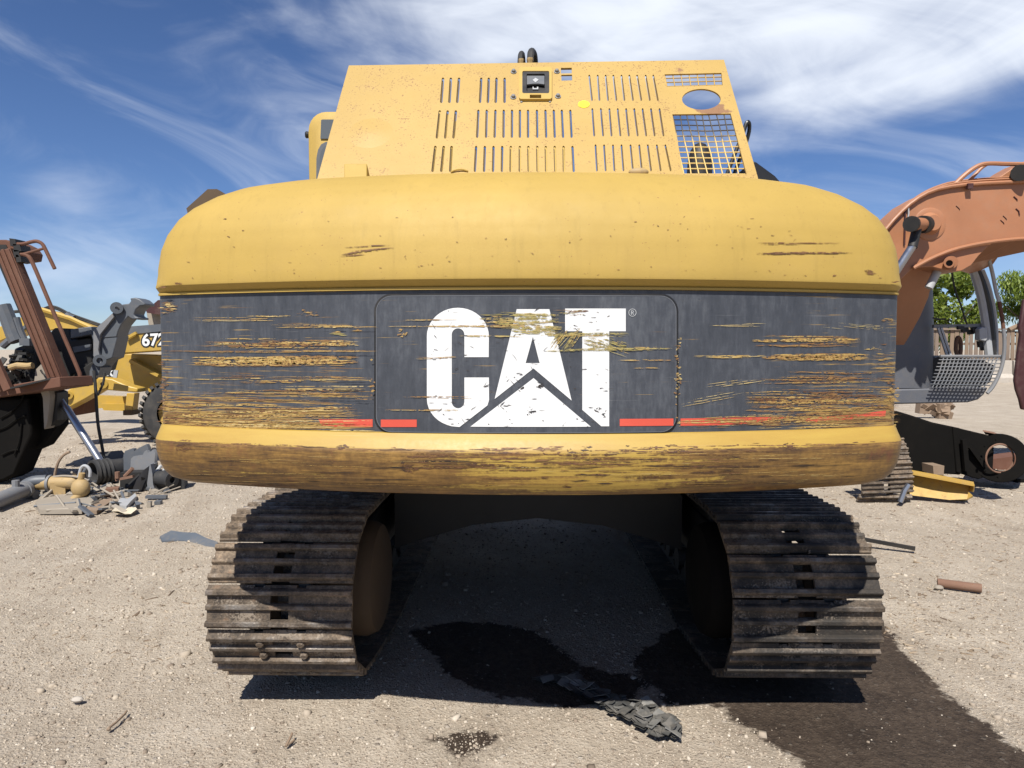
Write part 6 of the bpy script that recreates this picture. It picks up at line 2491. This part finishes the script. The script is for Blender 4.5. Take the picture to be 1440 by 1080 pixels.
def tree(label, px, d, py_c, rad_px, kind, seed):
    R_ = np.random.default_rng(seed)
    base = P(px, 520, d)
    base.z = 0
    T = thing('broadleaf_tree' if kind == 0 else 'willow_tree', label, 'tree', base, group=None)
    rad = rad_px * d / 1000
    cz = P(px, py_c, d).z
    mb = MB()
    tops = []
    pts = [base, base + Vector((0.1, 0, cz * 0.35)), base + Vector((0.0, 0.1, cz * 0.7)), base + Vector((0.05, 0, cz))]
    for k in range(3):
        mb.cyl(pts[k], pts[k + 1], 0.24 - 0.06 * k, 0.24 - 0.06 * (k + 1), 10)
    for k in range(9):
        t = R_.uniform(0.35, 0.95)
        a0 = pts[0].lerp(pts[3], t)
        an = R_.uniform(0, 2 * PI)
        e = a0 + Vector((math.cos(an) * rad * 0.7, math.sin(an) * rad * 0.7, rad * R_.uniform(0.1, 0.7)))
        mb.cyl(a0, e, 0.08, 0.02, 7)
        tops.append(e)
    mb.build('trunk', M['bark'], T)
    bl = []
    for k in range(26):
        an, ez = R_.uniform(0, 2 * PI), R_.uniform(-0.8, 0.95)
        q = math.sqrt(max(0, 1 - ez * ez)) * R_.uniform(0.35, 0.85)
        bl.append((base.x + rad * q * math.cos(an), base.y + rad * q * math.sin(an), cz + rad * 1.05 * ez * 0.8, rad * R_.uniform(0.20, 0.42)))
    if kind == 0:
        leaf_cloud('crown', M['leaf'], T, bl, 9000, rad * 0.040 + 0.03)
    else:
        leaf_cloud('crown', M['leaf2'], T, bl, 9000, rad * 0.045 + 0.05, droop=1.2)
    return T


tree('broad leafed green tree showing through the open grey cab', 1330, 46.0, 438, 62, 0, 4)
tree('broad leafed green tree behind the fence, mostly hidden behind the boom of the orange excavator', 1262, 50.0, 440, 45, 0, 9)
tree('light green drooping willow at the right picture edge', 1442, 44.0, 412, 40, 1, 12)
tree('light green willow beyond the fence, just outside the right picture edge', 1530, 47.0, 400, 62, 1, 15)

# little heap of scrap below the cab and odd bits on the yard
mb = MB()
for _ in range(14):
    x, y = random.uniform(1296, 1334), random.uniform(566, 588)
    p = G(x, 588) + Vector((0, 0, 0))
    q = P(x, y, p.y)
    mb.box(q, (random.uniform(0.1, 0.45), random.uniform(0.1, 0.4), random.uniform(0.06, 0.3)), Matrix.Rotation(random.uniform(0, 3), 3, (random.random(), random.random(), random.random())))
o = solo(mb, 'scrap_heap', M['wood'], 'small heap of brown scrap on the yard below the grey cab', 'scrap heap')
mb = MB()
a, b = G(1318, 825) + Vector((0, 0, 0.03)), G(1380, 833) + Vector((0, 0, 0.03))
mb.ring(a, b, 0.033, 0.024, 18)
solo(mb, 'rusty_pipe', M['rust_light'], 'short rusty pipe lying on the gravel right of the right track', 'pipe')
mb = MB()
for k, (x, y, r) in enumerate(((1320, 829, 0.028), (1327, 836, 0.022))):
    p = G(x, y)
    mb.sphere(p + Vector((0, 0, r * 0.5)), r, 8, 6, (1.3, 1, 0.7))
solo(mb, 'clod', M['tan'], 'dirt clod at the left end of the short rusty pipe', 'clod')
mb = MB()
a, b = G(1215, 766) + Vector((0, 0, 0.05)), G(1287, 775.5) + Vector((0, 0, 0.025))
mb.beam(a, b, 0.035, 0.03)
solo(mb, 'black_bar', M['black'], 'thin black bar lying on the gravel behind the right track', 'bar')
mb = MB()
mb.tube([G(152, 1028) + Vector((0, 0, 0.012)), G(163, 1020) + Vector((0, 0, 0.014)), G(175, 1008) + Vector((0, 0, 0.012)), G(178, 1003) + Vector((0, 0, 0.01))], 0.006, 6)
mb.sphere(G(153, 1028) + Vector((0, 0, 0.01)), 0.010, 8, 6)
solo(mb, 'nail_stick', M['wood'], 'thin brown stick on the gravel in the lower left corner', 'stick')
mb = MB()
mb.tube([G(402, 1052) + Vector((0, 0, 0.008)), G(407, 1046) + Vector((0, 0, 0.02)), G(411, 1040) + Vector((0, 0, 0.03))], 0.006, 6)
mb.tube([G(405, 1050) + Vector((0, 0, 0.008)), G(414, 1044) + Vector((0, 0, 0.012))], 0.005, 6)
solo(mb, 'twig', M['wood'], 'short forked twig on the gravel below the left track', 'twig')
mb = MB()
c = G(109, 987)
mb.sphere(c + Vector((0, 0, 0.012)), 0.022, 9, 6, (1.4, 0.9, 0.7))
solo(mb, 'small_rock', M['concrete'], 'lone pale rock on the gravel in the lower left corner', 'rock')

# torn rubber strip lying half in the shade
pts_l = [(745, 958), (790, 968), (828, 990), (858, 1008), (888, 1022), (915, 1036), (948, 1044)]
pts_r = [(800, 950), (842, 972), (872, 985), (895, 990), (916, 998), (935, 1010), (960, 1030)]
rows = []
NL = 26
rl = np.random.default_rng(21)


def along(pts, t):
    f_ = t * (len(pts) - 1)
    i = min(int(f_), len(pts) - 2)
    return lerp2(pts[i], pts[i + 1], f_ - i)


mb = MB()
NW = 9
grid = []
for k in range(NL + 1):
    t = k / NL
    a, b = G(*along(pts_l, t)), G(*along(pts_r, t))
    row = []
    for j in range(NW + 1):
        u = j / NW
        p = a.lerp(b, u)
        e = rl.uniform(-1, 1) * 0.006
        row.append(p + Vector((e, e * 0.6, 0.010 + 0.006 * rl.random() + (0.012 if (k // 3 + j // 3) % 2 else 0.0) + 0.02 * abs(u - 0.5))))
    grid.append(row)
top_i = [[len(mb.v) + k * (NW + 1) + j for j in range(NW + 1)] for k in range(NL + 1)]
vs = [p for r in grid for p in r]
n0 = len(vs)
vs2 = [p - Vector((0, 0, 0.010)) for p in vs]
fs = []
for k in range(NL):
    for j in range(NW):
        a, b, c, d = k * (NW + 1) + j, k * (NW + 1) + j + 1, (k + 1) * (NW + 1) + j + 1, (k + 1) * (NW + 1) + j
        if j in (0, NW - 1) and rl.random() < 0.30:
            continue
        if rl.random() < 0.04:
            continue
        fs += [(a, b, c, d), (n0 + d, n0 + c, n0 + b, n0 + a)]
mb.add(vs + vs2, fs)
SB = G(850, 1000)
STRIP = thing('torn_rubber_strip', 'torn dark rubber strip lying on the gravel at the edge of the excavator shade', 'rubber strip', SB)
mb.build('strip_sheet', M['scrapdark'], STRIP, angle=12, fix=False)
for k in range(64):
    t = rl.uniform(0.02, 0.99)
    u = rl.uniform(0.08, 0.92)
    a, b = G(*along(pts_l, t)), G(*along(pts_r, t))
    p = a.lerp(b, u) + Vector((0, 0, rl.uniform(0.026, 0.044)))
    w, l = rl.uniform(0.020, 0.045), rl.uniform(0.018, 0.040)
    rot = Matrix.Rotation(rl.uniform(0.4, 1.1), 3, 'Z') @ Matrix.Rotation(rl.uniform(-0.5, 0.5), 3, 'X') @ Matrix.Rotation(rl.uniform(-0.35, 0.35), 3, 'Y')
    q = [Vector((x * w * rl.uniform(0.7, 1.1), y * l * rl.uniform(0.7, 1.1), rl.uniform(-0.002, 0.002))) for x, y in ((-1, -1), (0, -1.1), (1, -1), (1.05, 0.2), (1, 1), (-0.2, 1.05), (-1, 1))]
    f_ = MB()
    f_.slab([p + rot @ v for v in q], rot @ Vector((0, 0, -0.004)))
    f_.build('rubber_flake', M['scrapdark'] if rl.random() < 0.7 else M['flake'], STRIP, angle=12)

# small shards lying through the scrap heap
mb = MB()
for k in range(150):
    px, py = random.triangular(40, 246, 150), random.triangular(668, 726, 694)
    c = G(px, py)
    r = Matrix.Rotation(random.uniform(0, 3.1), 3, (random.uniform(-.3, .3), random.uniform(-.3, .3), 1))
    kind = random.random()
    if kind < 0.45:
        mb.box(c + Vector((0, 0, random.uniform(0.01, 0.05))), (random.uniform(0.05, 0.26), random.uniform(0.02, 0.07), random.uniform(0.008, 0.04)), r)
    elif kind < 0.75:
        d_ = r @ Vector((random.uniform(0.05, 0.22), 0, random.uniform(-0.03, 0.05)))
        mb.cyl(c + Vector((0, 0, 0.04)) - d_, c + Vector((0, 0, 0.04)) + d_, random.uniform(0.008, 0.02), n=6)
    else:
        mb.box(c + Vector((0, 0, 0.02)), (random.uniform(0.03, 0.09), random.uniform(0.03, 0.09), random.uniform(0.03, 0.08)), r)
for nm, mt, part in (('dusty_shards', M['tan'], 0), ('grey_shards', M['grey'], 1)):
    m3 = MB()
    for i, f_ in enumerate(mb.f):
        if (min(f_) // 24) % 2 == part:
            m3.add([mb.v[j] for j in f_], [tuple(range(len(f_)))])
    o = m3.build(nm, mt, None)
    tag(o, 'small dusty brown shards strewn through the scrap heap' if part == 0 else 'small dark grey shards strewn through the scrap heap', 'scrap', kind='stuff')
